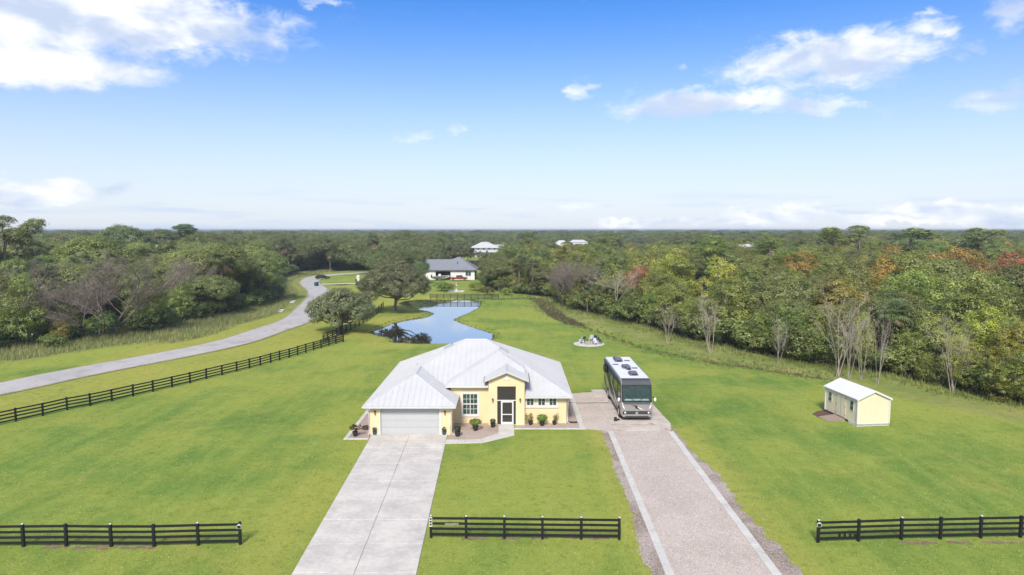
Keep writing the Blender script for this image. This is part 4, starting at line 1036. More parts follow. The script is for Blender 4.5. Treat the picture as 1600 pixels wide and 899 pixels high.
# ================================================================== FIRE PIT CIRCLE
x, y = ground(920, 538.5)
fp = empty('fire_pit_circle', (x, y, height(np.array([x]), np.array([y]))[0])); tag(fp, 'round pale stone fire pit area on the back lawn', 'fire pit')
MB().lathe([(2.05, -.05), (2.05, .05), (0.01, .055)], 30).build('paved_ring', M['concrete_pale'], fp)
for k in range(14):
    a = k * 2 * math.pi / 14; m = MB().box(-.12, .12, -.09, .09, .055, .36); o = m.build('stone', M['stone'], fp, (math.cos(a) * .55, math.sin(a) * .55, 0), a + R(90), bevel=.02)
for k in range(22):
    a = k * 2 * math.pi / 22; MB().box(-.25, .25, -.10, .10, 0, .10).build('edging_stone', M['concrete_pale'], fp, (math.cos(a) * 2.08, math.sin(a) * 2.08, 0), a + R(90), bevel=.02)
def chair(px, py, ang, mat, label):
    x, y = ground(px, py); c = empty('garden_chair', (x, y, fp.location.z + .056), ang); tag(c, label, 'chair', 'chairs round the fire pit')
    for i in range(5): MB().box(-.26 + i * .105, -.16 + i * .105, -.05 , .0, .30, .98).build('back_slat', mat, c).rotation_euler = (R(18), 0, 0)
    MB().poly([(-.27, -.55, .40), (.27, -.55, .40), (.27, .05, .28), (-.27, .05, .28)]).poly([(-.27, -.55, .37), (-.27, .05, .25), (.27, .05, .25), (.27, -.55, .37)]).build('seat', mat, c)
    for sx in (-1, 1):
        MB().box(sx * .33 - .05, sx * .33 + .05, -.60, .15, .54, .57).build('armrest', mat, c)
        MB().box(sx * .31 - .025, sx * .31 + .025, -.56, -.48, 0, .54).build('leg', mat, c); MB().box(sx * .31 - .025, sx * .31 + .025, .02, .10, 0, .54).build('leg', mat, c)
gch = surf('chair_dark', (.035, .04, .06), .6, .2, 4); wch = surf('chair_white', (.55, .56, .62), .6, .1, 4)
chair(906.5, 537.5, R(75), wch, 'leftmost white chair at the fire pit'); chair(911, 536.5, R(40), gch, 'dark chair beside the leftmost white chair')
chair(925, 534, R(-10), wch, 'white chair behind the fire pit ring'); chair(931.5, 534.5, R(-30), gch, 'dark chair behind the fire pit, second from right')
chair(938.5, 537.8, R(-80), gch, 'rightmost dark upright chair at the fire pit'); chair(931, 540, R(-150), wch, 'white chair at the near right of the fire pit')

# ================================================================== NEIGHBOURS
def simple_car(name, x, y, rz, paint, label, kind='sedan', z=0.0):
    c = empty(name, (x, y, z), rz); tag(c, label, 'car' if kind == 'sedan' else 'pickup')
    pm_ = surf(name + '_paint', paint, .3, .08, 2, coat=.6); L = 4.7 if kind == 'sedan' else 5.6; w_ = .92
    if kind == 'sedan':
        lo = [(-L / 2, .35), (-L / 2, .75), (-L / 2 + .25, .92), (L / 2 - 1.2, .95), (L / 2 - .1, .78), (L / 2, .6), (L / 2, .35)]; up = [(-1.95, .94), (-1.35, 1.40), (.35, 1.42), (1.15, .96)]
    else:
        lo = [(-L / 2, .5), (-L / 2, 1.1), (.05, 1.1), (.05, 1.12), (L / 2 - 1.1, 1.12), (L / 2 - .08, 1.0), (L / 2, .5)]; up = [(-.9, 1.1), (-.75, 1.82), (.75, 1.84), (1.5, 1.12)]
    b = MB().sideprism(lo, -w_, w_).build('body', pm_, c, bevel=.06)
    MB().sideprism(up, -w_ * .86, w_ * .86).build('cabin', pm_, c, bevel=.05)
    for sx in (-1, 1):
        q = [(sx * (w_ * .86 + .004), a, zz) for a, zz in [(up[0][0] + .25, up[0][1] + .06), (up[1][0] + .12, up[1][1] - .07), (up[2][0] - .05, up[2][1] - .07), (up[3][0] - .3, up[3][1] + .06)]]
        MB().poly(q if sx < 0 else q[::-1]).build('side_window', M['glass'], c)
        for wy in (-L / 2 + .95, L / 2 - .95):
            wh = MB().tube([(sx * (w_ - .22), wy, .34), (sx * (w_ + .01), wy, .34)], .34, 16).build('wheel', M['rubber'], c); MB().tube([(sx * w_, wy, .34), (sx * (w_ + .02), wy, .34)], .2, 12).build('rim', M['chrome'], wh)
        MB().box(sx * .62 - .18, sx * .62 + .18, L / 2 - .03, L / 2 + .012, .58, .72).build('headlight', M['white_paint'], c)
        MB().box(sx * .66 - .15, sx * .66 + .15, -L / 2 - .012, -L / 2 + .03, .62, .78).build('tail_light', surf(name + '_tail', (.25, .01, .01), .3), c)
    for k, (a, bb) in enumerate(((up[0], up[1]), (up[3], up[2]))):
        dy = -.03 if k == 0 else .03
        q = [(-.70, a[0] * .9 + bb[0] * .1 + dy, a[1] * .9 + bb[1] * .1), (.70, a[0] * .9 + bb[0] * .1 + dy, a[1] * .9 + bb[1] * .1), (.64, a[0] * .15 + bb[0] * .85 + dy, a[1] * .15 + bb[1] * .85), (-.64, a[0] * .15 + bb[0] * .85 + dy, a[1] * .15 + bb[1] * .85)]
        MB().poly(q if k == 0 else q[::-1]).build('windscreen', M['glass'], c)
    if kind != 'sedan': MB().box(-.78, .78, -L / 2 + .12, -.95, 1.09, 1.105).build('bed', M['soffit_dark'], c)
    return c
x, y = ground(504, 436.5)
simple_car('parked_car', x, y, R(-62), (.02, .022, .03), 'dark car driving on the road near its bend', z=.07)
simple_car('pickup_truck', *ground(717, 438.5), R(-88), (.22, .015, .025), 'dark red pickup truck outside the grey roofed house', 'pickup')
simple_car('parked_car', *ground(699, 437), R(-75), (.03, .035, .07), 'dark blue car in front of the neighbouring open garage')
bt = empty('motor_boat', (*ground(688, 438.5), 0), R(-84)); tag(bt, 'white motor boat on a trailer outside the grey roofed house', 'boat')
hl = MB(); st_ = [(-2.6, 1.05, .55, 1.35), (-1, 1.1, .5, 1.4), (.8, .95, .55, 1.5), (2.2, .5, .8, 1.65), (2.9, .03, 1.25, 1.75)]
for (y0, w0, k0, g0), (y1, w1, k1, g1) in zip(st_[:-1], st_[1:]):
    for sx in (-1, 1):
        q = [(0, y0, k0), (0, y1, k1), (sx * w1, y1, g1), (sx * w0, y0, g0)]; hl.poly(q if sx > 0 else q[::-1])
    hl.poly([(-w0, y0, g0), (w0, y0, g0), (w1, y1, g1), (-w1, y1, g1)])
hl.poly([(-1.05, -2.6, 1.35), (0, -2.6, .55), (1.05, -2.6, 1.35)]); hl.build('hull', M['white_paint'], bt)
MB().box(-.45, .45, -.6, .2, 1.45, 2.1).build('console', M['white_paint'], bt, bevel=.05); MB().box(-.2, .2, -3.0, -2.6, .8, 1.9).build('outboard_motor', M['black_metal'], bt, bevel=.05)
MB().box(-.9, .9, -1.9, 1.2, .42, .5).build('trailer', M['steel_grey'], bt)
for sx in (-1, 1): MB().tube([(sx * .8, -1.0, .32), (sx * 1.0, -1.0, .32)], .32, 14).build('wheel', M['rubber'], bt)

nh = empty('neighbour_house', (-18.5, 223, 0)); tag(nh, 'white house with dark grey shingle roof and open garage', 'house')
shingle = surf('grey_shingles', (.20, .21, .24), .85, .12, 1.2); wht = surf('white_render', (.70, .70, .69), .9, .04, .6)
def nb(mb, name, mat, par=nh, loc=Vector((18.5, -223, 0))):
    mb.v = [(a + loc.x, b + loc.y, c) for a, b, c in mb.v]; return mb.build(name, mat, par)
nb(wall_front(-29.5, -12.2, 0, 3.25, 222.0, 222.3, [(-24.9, -20.0, 0, 2.75), (-15.1, -13.4, 1.3, 2.7)]), 'front_wall', wht)
nb(MB().box(-12.5, -12.2, 222.3, 236, 0, 3.25).box(-29.5, -29.2, 222.3, 236, 0, 3.25).box(-29.2, -12.5, 235.7, 236, 0, 3.25), 'outer_wall', wht)
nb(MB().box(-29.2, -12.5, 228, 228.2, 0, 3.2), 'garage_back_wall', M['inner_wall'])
nb(MB().box(-15.1, -13.4, 222.12, 222.16, 1.3, 2.7), 'window', M['glass']); nb(MB().box(-15.25, -13.25, 221.93, 221.99, 1.15, 1.3).box(-14.3, -14.2, 221.93, 221.99, 1.3, 2.7), 'window_trim', M['white_paint'])
r_ = MB(); ez = 3.25; A1 = (-30.2, 221.3, ez); B1 = (-11.4, 221.3, ez); C1 = (-11.4, 236.7, ez); D1 = (-30.2, 236.7, ez); r1 = (-30.2, 227.0, 6.3); r2 = (-19.8, 227.0, 6.3); r3 = (-17.6, 229.0, 7.25)
r_.poly([A1, B1, (-17.6, 228.2, 7.25), (-20.2, 227.0, 6.35), (-30.2, 227.0, 6.35)]).poly([B1, C1, (-17.6, 229.8, 7.25), (-17.6, 228.2, 7.25)]).poly([C1, D1, (-30.2, 230.9, 6.35), (-20.2, 230.9, 6.35), (-17.6, 229.8, 7.25)]).poly([D1, A1, (-30.2, 227.0, 6.35), (-30.2, 230.9, 6.35)]).poly([(-30.2, 227, 6.35), (-20.2, 227, 6.35), (-20.2, 230.9, 6.35), (-30.2, 230.9, 6.35)]).poly([(-20.2, 227, 6.35), (-17.6, 228.2, 7.25), (-17.6, 229.8, 7.25), (-20.2, 230.9, 6.35)])
rfn = nb(r_, 'roof', shingle)
nb(MB().box(-30.2, -11.4, 221.25, 221.295, 3.05, 3.26), 'fascia', M['soffit_dark'])
nb(MB().tube([(-17.9, 224.5, 5.0), (-17.9, 224.5, 5.9)], .14, 8).tube([(-15.2, 225.5, 5.0), (-15.2, 225.5, 6.0)], .12, 8), 'flue', M['soffit_dark'], rfn)
sheet('neighbour_drive', gl([(672, 441), (708, 441), (708, 436.8), (672, 436.8)]), .012, M['concrete_pale'])
# ornament on its pad in the neighbour's garden, and planting
x, y = ground(713, 455.5); o = empty('garden_fountain', (x, y, 0)); tag(o, 'pale stone garden fountain column on a paved square', 'fountain')
MB().box(-2.1, 2.1, -2.4, 2.4, -.02, .08).build('paving', M['concrete_pale'], o); MB().lathe([(.5, .08), (.45, .4), (.2, .5), (.16, 1.3), (.6, 1.45), (.62, 1.55), (.1, 1.6), (.09, 2.2), (.02, 2.4)], 14).build('column', M['concrete_pale'], o)

fh = empty('white_house', (-15, 410, 0)); tag(fh, 'large two storey white house in the trees far away', 'house')
def fb(mb, name, mat): mb.v = [(a + 15, b - 410, c) for a, b, c in mb.v]; return mb.build(name, mat, fh)
fb(MB().box(-22.3, -8.4, 406, 418, 0, 5.6), 'wall', wht)
fb(MB().box(-8.4, -4.5, 409, 418, 3.2, 6.2).box(-8.0, -7.6, 409.2, 409.6, 0, 3.2).box(-4.9, -4.5, 409.2, 409.6, 0, 3.2), 'wing_wall', wht)
fb(MB().poly([(-25.4, 404.6, 5.5), (-7.2, 404.6, 5.5), (-14.5, 412, 8.9), (-18.2, 412, 8.9)]).poly([(-7.2, 404.6, 5.5), (-7.2, 419.4, 5.5), (-14.5, 412, 8.9)]).poly([(-7.2, 419.4, 5.5), (-25.4, 419.4, 5.5), (-18.2, 412, 8.9), (-14.5, 412, 8.9)]).poly([(-25.4, 419.4, 5.5), (-25.4, 404.6, 5.5), (-18.2, 412, 8.9)]), 'roof', M['roof_metal'])
fb(MB().poly([(-10, 408, 6.3), (-3.2, 408, 6.3), (-3.2, 413, 7.3), (-11.5, 413, 7.3)]).poly([(-10, 418, 6.2), (-11.5, 413, 7.3), (-3.2, 413, 7.3), (-3.2, 418, 6.2)]), 'wing_roof', M['roof_metal'])
fb(MB().poly([(-22.9, 403.2, 2.9), (-7.9, 403.2, 2.9), (-8.4, 405.99, 4.2), (-22.3, 405.99, 4.2)]), 'porch_roof', M['roof_metal'])
for k in range(5): fb(MB().box(-21.3 + k * 2.65 - .15, -21.3 + k * 2.65 + .15, 403.5, 403.8, 0, 2.9), 'porch_column', M['white_paint'])
for k in range(4): fb(MB().box(-20.9 + k * 2.65, -18.95 + k * 2.65, 404.2, 404.3, .5, 2.6), 'porch_screen', M['screen'])
for k in range(4): fb(MB().box(-20.5 + k * 3.2, -19.5 + k * 3.2, 405.93, 405.99, 4.4, 5.3), 'window', M['glass'])
fb(MB().lathe([(.7, 0), (.7, 3.2), (.4, 3.9), (.02, 4.3)], 10, (-14.7, 403.0, 0)), 'porch_arch', M['screen'])
def far_roof(name, px, py, Yd, wd, dp, zr, ze, mat, label, rz=0):
    a = (px - 800) / FOC * Yd; o = empty(name, (a, Yd, 0), rz); tag(o, label, 'building')
    MB().box(-wd / 2 + .5, wd / 2 - .5, -dp / 2 + .5, dp / 2 - .5, 0, ze).build('wall', wht, o)
    k = dp / 2
    MB().poly([(-wd / 2, -k, ze), (wd / 2, -k, ze), (wd / 2 - k * .8, 0, zr), (-wd / 2 + k * .8, 0, zr)]).poly([(wd / 2, -k, ze), (wd / 2, k, ze), (wd / 2 - k * .8, 0, zr)]).poly([(wd / 2, k, ze), (-wd / 2, k, ze), (-wd / 2 + k * .8, 0, zr), (wd / 2 - k * .8, 0, zr)]).poly([(-wd / 2, k, ze), (-wd / 2, -k, ze), (-wd / 2 + k * .8, 0, zr)]).build('roof', mat, o)
far_roof('distant_house', 877, 380, 430, 12, 11, 9.6, 6.2, M['fascia'], 'grey roofed distant house just right of the white house', .3)
far_roof('distant_house', 903, 378, 520, 15, 9, 8.6, 6.6, M['roof_metal'], 'pale roofed distant building second right of the white house')
far_roof('distant_house', 1164, 381, 420, 15, 10, 8.6, 6.0, M['roof_metal'], 'white roofed distant house in the right hand woods')
far_roof('distant_barn', 1183, 383, 440, 12, 8, 7.4, 5.4, M['roof_metal'], 'low white building beside the white roofed house in the right woods')
far_roof('distant_barn', 993, 385, 520, 18, 10, 4.6, 3.0, surf('green_roof', (.22, .33, .17), .6, .1, 1), 'long pale green roofed building in a far clearing')

# ------------------------------------------------------------------ along the road
def bin_(px, py, label):
    x, y = ground(px, py); b = empty('wheelie_bin', (x, y, 0)); tag(b, label, 'bin', 'bins at the kerb')
    g_ = surf('bin_teal', (.015, .10, .10), .5, .15, 4); m = MB().box(-.3, .3, -.35, .35, .12, 1.05)
    m.v = [(a * (.85 if c < .5 else 1.05), bb * (.85 if c < .5 else 1.05), c) for a, bb, c in m.v]; m.build('body', g_, b, bevel=.03)
    MB().box(-.34, .34, -.4, .4, 1.05, 1.15).build('lid', g_, b, bevel=.03)
    for sx in (-1, 1): MB().tube([(sx * .24, .32, .13), (sx * .31, .32, .13)], .13, 12).build('wheel', M['rubber'], b)
bin_(493, 447.5, 'left teal wheelie bin at the end of the side drive'); bin_(496, 447, 'right teal wheelie bin at the end of the side drive')
o = strip([ground(497, 444.6), ground(530, 443.8), ground(561, 443.2)], 3.6, .035, 'side_drive', M['concrete_pale']); tag(o, kind='structure')
x, y = ground(560, 444); o = empty('gate_pillar', (x, y, 0)); tag(o, 'white gate pillar at the end of the side drive', 'pillar')
MB().box(-.45, .45, -.45, .45, 0, 2.2).build('shaft', M['white_paint'], o, bevel=.02); MB().box(-.58, .58, -.58, .58, 2.2, 2.4).build('coping', M['white_paint'], o, bevel=.02); MB().lathe([(.5, 2.4), (.05, 2.75)], 4).build('cap', M['white_paint'], o)
x, y = ground(556.5, 444.5); o = empty('mailbox', (x, y, 0)); tag(o, 'dark mailbox on post beside the white gate pillar', 'mailbox')
MB().box(-.08, .08, -.08, .08, 0, 1.1).build('post', M['fence'], o); MB().sideprism([(-.3, 1.1), (.3, 1.1), (.3, 1.4), (.2, 1.55), (-.2, 1.55), (-.3, 1.4)], -.22, .22).build('box', M['black_metal'], o, bevel=.02); MB().box(.222, .24, -.1, .1, 1.35, 1.5).build('flag', surf('flag_red', (.3, .02, .02), .5), o)
for px, py, lb in ((457, 473, 'pale concrete culvert end in the roadside swale near the bend'), (438, 487, 'small pale concrete culvert end lower in the roadside swale')):
    x, y = ground(px, py); o = empty('culvert_end', (x, y, height(np.array([x]), np.array([y]))[0])); tag(o, lb, 'culvert')
    MB().poly([(-.5, -.9, .02), (.5, -.9, .02), (.45, 1.0, .34), (-.45, 1.0, .34)]).poly([(-.5, -.9, -.1), (-.5, -.9, .02), (-.45, 1.0, .34), (-.45, 1.0, -.1)]).poly([(.5, -.9, .02), (.5, -.9, -.1), (.45, 1.0, -.1), (.45, 1.0, .34)]).build('apron', M['concrete_pale'], o)
    MB().lathe([(.24, 0), (.24, .02)], 16).build('pipe_mouth', M['soffit_dark'], o).matrix_local = Matrix.Translation((0, .05, .19)) @ Matrix.Rotation(math.atan2(.32, 1.9), 4, 'X')

# ================================================================== TREES
M['bark'] = surf('grey_bark', (.14, .115, .09), .95, .3, 3, .6, 12, stretch=(1, 1, .3))
M['bark_pale'] = surf('pale_bark', (.36, .31, .26), .95, .25, 3, .5, 12, stretch=(1, 1, .3))
M['twig'] = surf('dead_twigs', (.19, .155, .135), .95, .25, 2)
M['palm_trunk'] = surf('palm_trunk', (.17, .13, .095), .95, .35, 4, .8, 8, stretch=(1, 1, 3))

def sph(rs, n, up=0.0):
    v = rs.normal(size=(n, 3)); v[:, 2] += up; return v / np.linalg.norm(v, axis=1, keepdims=True)

def crown_mesh(name, seed, lobes, per_m2, size, ca, cb, clump=.55, up=.35, flat=.75, aspect=.6, leaves=16):
    rs = np.random.default_rng(seed); C = []; D = []; LC = np.array([l[:3] for l in lobes]); LR = np.array([l[3] for l in lobes]); LF = np.array([l[4] if len(l) > 4 else .8 for l in lobes])
    for (c, r, fl) in zip(LC, LR, LF):
        n = int(4 * math.pi * r * r * per_m2); d = sph(rs, n, up); rr = r * rs.uniform(.78, 1.04, n)[:, None]
        p = c + d * rr * np.array((1, 1, fl)); keep = np.ones(n, bool)
        for c2, r2, f2 in zip(LC, LR, LF):
            if c2 is c or np.allclose(c, c2): continue
            keep &= np.linalg.norm((p - c2) / np.array((1, 1, f2)), axis=1) > r2 * .62
        keep &= p[:, 2] > .25
        C.append(p[keep]); D.append(d[keep])
    C = np.vstack(C); D = np.vstack(D); n = len(C); rad = clump * rs.uniform(.6, 1.45, n)
    ct = np.array(ca) + (np.array(cb) - np.array(ca)) * rs.beta(1.2, 1.2, (n, 1)); ct *= rs.uniform(.80, 1.20, (n, 1))
    q = sph(rs, n * leaves).reshape(n, leaves, 3) * (rs.random((n, leaves, 1)) ** .5) * rad[:, None, None] * np.array((1, 1, flat))
    P = (C[:, None, :] + q).reshape(-1, 3)
    N = (D[:, None, :] * .9 + q / rad[:, None, None] * .8 + rs.normal(size=(n, leaves, 3)) * .36 + np.array((0, 0, .45))).reshape(-1, 3)
    T = (ct[:, None, :] * rs.uniform(.88, 1.12, (n, leaves, 1))).reshape(-1, 3)
    return leaf_mesh(name, P, N, np.full(len(P), size), T, rs, aspect)

def trunk_mesh(name, seed, h0, r0, lobes, mat, wob=.25, forks=99):
    rs = np.random.default_rng(seed); m = MB()
    top = np.array((rs.normal() * wob, rs.normal() * wob, h0))
    pts = [(0, 0, -.2), (rs.normal() * wob * .3, rs.normal() * wob * .3, h0 * .35), (top[0] * .7, top[1] * .7, h0 * .7), tuple(top)]
    m.tube(pts, [r0 * 1.35, r0, r0 * .86, r0 * .72], 8)
    for l in lobes[:forks]:
        c = np.array(l[:3]); st = top * rs.uniform(.78, 1.0); st[2] = h0 * rs.uniform(.72, 1.0); mid = (st + c) / 2 + rs.normal(size=3) * .35 + np.array((0, 0, -.25))
        rr = r0 * rs.uniform(.38, .56); m.tube([tuple(st), tuple(mid), tuple(c)], [rr, rr * .7, rr * .3], 6, cap=False)
        for k in range(3):
            e = c + sph(rs, 1)[0] * l[3] * .8; m.tube([tuple(mid * .4 + c * .6), tuple(c * .4 + e * .6 + rs.normal(size=3) * .1), tuple(e)], [rr * .42, rr * .25, rr * .08], 4, cap=False)
    return m.mesh(name, mat)

def lobes_dome(seed, n, R_, zc, zr, r0, r1):
    rs = np.random.default_rng(seed); out = [(0, 0, zc + zr * .75, r1)]
    for i in range(n):
        a = i * 2.4 + rs.uniform(-.4, .4); t = ((i + .5) / n) ** .6; el_ = rs.uniform(-.35, .75) * (1.1 - .5 * t)
        out.append((math.cos(a) * R_ * t, math.sin(a) * R_ * t, zc + zr * el_ * 1.0 + (1 - t) * zr * .4, rs.uniform(r0, r1)))
    return out
def lobes_tall(seed, n, R_, z0, z1, r0, r1):
    rs = np.random.default_rng(seed); out = []
    for i in range(n):
        t = (i + .5) / n; z = z0 + (z1 - z0) * t; w_ = R_ * (1 - abs(t - .42) ** 1.6 * 1.9); a = i * 2.5 + rs.uniform(-.5, .5)
        out.append((math.cos(a) * w_ * rs.uniform(.45, 1), math.sin(a) * w_ * rs.uniform(.45, 1), z + rs.uniform(-.3, .3), rs.uniform(r0, r1) * (1.12 - .45 * t), .9))
    return out

OAKD = ((.125, .162, .054), (.295, .320, .112)); GRN = ((.145, .200, .050), (.330, .365, .105)); YEL = ((.205, .240, .055), (.440, .425, .120)); PIN = ((.150, .205, .062), (.310, .350, .115)); SHR = ((.105, .145, .042), (.250, .275, .082))
PROTO = {}   # kind -> list of (crown mesh, trunk mesh, height)
def add(kind, cm, tm, h): PROTO.setdefault(kind, []).append((cm, tm, h))
for i in range(3):
    lb = lobes_dome(40 + i, 10, 3.5, 6.6, 2.2, 1.9, 2.7); add('oak', crown_mesh('crown', 50 + i, lb, 1.55, .23, *OAKD, clump=.64, leaves=34), trunk_mesh('trunk', 60 + i, 4.2, .34, lb, M['bark']), 10.6)
for i in range(4):
    lb = lobes_tall(70 + i, 9, 2.5, 4.0, 10.0, 1.6, 2.35); add('broad', crown_mesh('crown', 80 + i, lb, 1.7, .22, *GRN, clump=.57, leaves=29), trunk_mesh('trunk', 90 + i, 5.0, .20, lb, M['bark_pale'], .4), 11.6)
for i in range(3):
    lb = lobes_tall(100 + i, 9, 2.4, 3.4, 9.2, 1.45, 2.15); add('maple', crown_mesh('crown', 110 + i, lb, 1.6, .21, *YEL, clump=.54, leaves=28), trunk_mesh('trunk', 120 + i, 4.4, .17, lb, M['bark_pale'], .5), 10.6)
for i in range(3):
    lb = lobes_tall(230 + i, 11, 2.4, 1.4, 7.2, 1.35, 2.0); add('bushy', crown_mesh('crown', 240 + i, lb, 1.7, .20, (.170, .220, .052), (.385, .400, .110), clump=.52, leaves=27), trunk_mesh('trunk', 250 + i, 2.6, .13, lb, M['bark_pale'], .4), 8.9)
for i in range(2):
    rs = np.random.default_rng(130 + i); lb = [(rs.normal() * 1.6, rs.normal() * 1.6, 9.2 + k * .62 + rs.uniform(-.3, .3), rs.uniform(.9, 1.5), .5) for k in range(9)] + [(0, 0, 14.3, 1.5, .55)]
    add('pine', crown_mesh('crown', 140 + i, lb, 2.2, .40, *PIN, clump=.5, up=.7, flat=.5, aspect=.22, leaves=18), trunk_mesh('trunk', 150 + i, 12.6, .24, lb, M['bark'], .3), 15.0)
for i in range(3):
    lb = lobes_dome(160 + i, 7, 1.35, 1.25, .7, .65, 1.05); add('shrub', crown_mesh('foliage', 170 + i, lb, 3.0, .19, *SHR, clump=.36, leaves=18), trunk_mesh('stems', 180 + i, .7, .06, lb, M['bark'], .2), 2.9)

def palm(seed):
    rs = np.random.default_rng(seed); V = []; F = []; T = []
    H_ = 8.0
    for k in range(46):
        a = rs.uniform(0, 6.283); dead = k > 34; e = rs.uniform(-1.2, -.75) if dead else math.asin(rs.uniform(-.55, .98)); L = rs.uniform(.9, 1.35)
        d = np.array((math.cos(a) * math.cos(e), math.sin(a) * math.cos(e), math.sin(e))); hub = np.array((0, 0, H_)) + d * L * .95
        col = np.array((.23, .16, .085)) if dead else np.array((.16, .195, .085)) * rs.uniform(.7, 1.35)
        s = np.cross(d, (0, 0, 1)); s /= np.linalg.norm(s) + 1e-6; u = np.cross(s, d); b = len(V)
        V += [np.array((0, 0, H_)) + s * .03, np.array((0, 0, H_)) - s * .03, hub - s * .02, hub + s * .02]; F.append((b, b + 1, b + 2, b + 3)); T += [col * .9] * 4
        for j in range(15):
            t = -1.75 + 3.5 * j / 14; ll = L * (1.0 - .18 * abs(t)); dd = d * math.cos(t) + s * math.sin(t) + u * rs.normal() * .06; tip = hub + dd * ll + np.array((0, 0, -.34 * ll)); mid = hub + dd * ll * .55 + np.array((0, 0, .03)); pr_ = np.cross(dd, u); pr_ /= np.linalg.norm(pr_) + 1e-6
            b = len(V); V += [hub, mid + pr_ * .06, tip, mid - pr_ * .06]; F.append((b, b + 1, b + 2, b + 3)); T += [col * rs.uniform(.8, 1.25)] * 4
    me = bpy.data.meshes.new('fronds'); np_mesh(me, np.array(V), np.array(F)); col = np.ones((len(V), 4), np.float32); col[:, :3] = np.array(T)
    at = me.attributes.new('tint', 'FLOAT_COLOR', 'POINT'); at.data.foreach_set('color', col.ravel()); me.materials.append(M['leaf'])
    m = MB(); bx_, by_ = rs.normal(size=2) * .25; m.tube([(bx_, by_, -.2), (bx_ * .5, by_ * .5, 2.5), (0, 0, 5.6), (0, 0, 7.0), (0, 0, 8.0)], [.22, .17, .17, .27, .20], 8)
    return me, m.mesh('trunk', M['palm_trunk']), 9.6
for s in (190, 191, 192): add('palm', *palm(s))

def bare(seed, stems, h, spread, levels=4, r0=.07, twig=True, mat='bark_pale', kids=(3, 5), lean=.5, fuzz=0):
    rs = np.random.default_rng(seed); m = MB(); tw = MB()
    def grow(p, d, L, r, lv):
        n = 3; pts = [p]; q = p.copy()
        for k in range(n):
            d = d + rs.normal(size=3) * .13 + np.array((0, 0, .05)); d /= np.linalg.norm(d); q = q + d * L / n; pts.append(q.copy())
        tgt = m if lv < 2 else tw
        tgt.tube([tuple(x) for x in pts], [r, r * .8, r * .6, r * .42], 6 if lv < 1 else (4 if lv < 2 else 3), cap=False)
        if lv < levels - 1:
            for k in range(rs.integers(*kids)):
                t = rs.uniform(.3, 1.0); i = min(n - 1, int(t * n)); b = pts[i] + (pts[i + 1] - pts[i]) * (t * n - i)
                nd_ = d + sph(rs, 1)[0] * lean; nd_[2] = abs(nd_[2]) * .7 + .12; nd_ /= np.linalg.norm(nd_)
                grow(b, nd_, L * rs.uniform(.42, .68), r * .48, lv + 1)
    for s in range(stems):
        a = 2 * math.pi * s / max(1, stems) + rs.uniform(-.4, .4); b = np.array((math.cos(a), math.sin(a), 0)) * spread * .25 * (stems > 1)
        d = np.array((math.cos(a) * spread * (.35 if mat == 'twig' else .20), math.sin(a) * spread * (.35 if mat == 'twig' else .20), 1.0)) if stems > 1 else np.array((0, 0, 1.0)); d /= np.linalg.norm(d)
        grow(b + np.array((0, 0, -.1)), d, h * rs.uniform(.62, .85), r0 * rs.uniform(.8, 1.2), 0)
    if fuzz:
        base = np.array(tw.v); base = base[base[:, 2] > h * .3]; q = base[rs.integers(0, len(base), fuzz)] + rs.normal(size=(fuzz, 3)) * .12; d = sph(rs, fuzz, .5) * rs.uniform(.3, .8, (fuzz, 1)); s_ = np.cross(d, rs.normal(size=(fuzz, 3))); s_ *= .012 / (np.linalg.norm(s_, axis=1, keepdims=True) + 1e-6)
        for a, b, c in zip(q - s_, q + s_, q + d): tw.poly([a, b, c])
    return tw.mesh('twigs', M[mat]), m.mesh('trunk', M[mat]), h
for s, st_, sp_ in ((200, 5, .7), (201, 4, .6), (202, 6, .9)): add('bare', *bare(s, st_, 7.0, sp_, 4, .05, lean=.34, fuzz=500))
add('bare_single', *bare(210, 1, 9.0, 0, 5, .12, kids=(4, 7), lean=.8, fuzz=900))
add('bare_single', *bare(211, 1, 9.0, 0, 5, .11, kids=(4, 7), lean=.7))
add('dead', *bare(220, 7, 10.5, 2.6, 5, .15, mat='twig', kids=(5, 8), lean=.9, fuzz=9000))
add('grey_bare', *bare(221, 4, 9.0, 1.1, 5, .10, mat='twig', kids=(4, 7), lean=.7, fuzz=3500))

NAMES = {'oak': ('oak_tree', 'tree', 'crown', 'trunk'), 'broad': ('leafy_tree', 'tree', 'crown', 'trunk'), 'maple': ('maple_tree', 'tree', 'crown', 'trunk'), 'pine': ('pine_tree', 'pine', 'crown', 'trunk'),
         'shrub': ('shrub', 'shrub', 'foliage', 'stems'), 'bushy': ('bushy_tree', 'tree', 'crown', 'trunk'), 'palm': ('palm_tree', 'palm', 'fronds', 'trunk'), 'bare': ('bare_tree', 'tree', 'twigs', 'trunk'), 'bare_single': ('bare_tree', 'tree', 'twigs', 'trunk'), 'dead': ('dead_tree', 'tree', 'twigs', 'trunk'), 'grey_bare': ('bare_tree', 'tree', 'twigs', 'trunk')}
SRC = {}; PLACED = []; MASS = []
NOUN = {'bushy trees of the right wood edge': 'bushy tree', 'bushy trees of the left wood edge': 'bushy tree', 'oaks of the left wood': 'dark oak', 'leafy trees of the left wood': 'leafy green tree', 'olive trees of the left wood': 'olive green tree', 'palms of the left wood': 'palm top', 'pines of the left wood': 'pine', 'yellowish trees of the right wood': 'yellowish green tree', 'leafy trees of the right wood': 'leafy green tree', 'oaks of the right wood': 'dark oak', 'pines of the right wood': 'pine', 'palms of the right wood': 'palm top', 'trees behind the pond oak': 'roadside belt tree', 'shrubs of the left wood edge': 'edge shrub', 'shrubs of the right wood edge': 'edge shrub', 'palms behind the grey roofed house': 'clustered palm'}
prng = random.Random(11)
def zat(x, y): return float(height(np.array([x]), np.array([y]))[0])
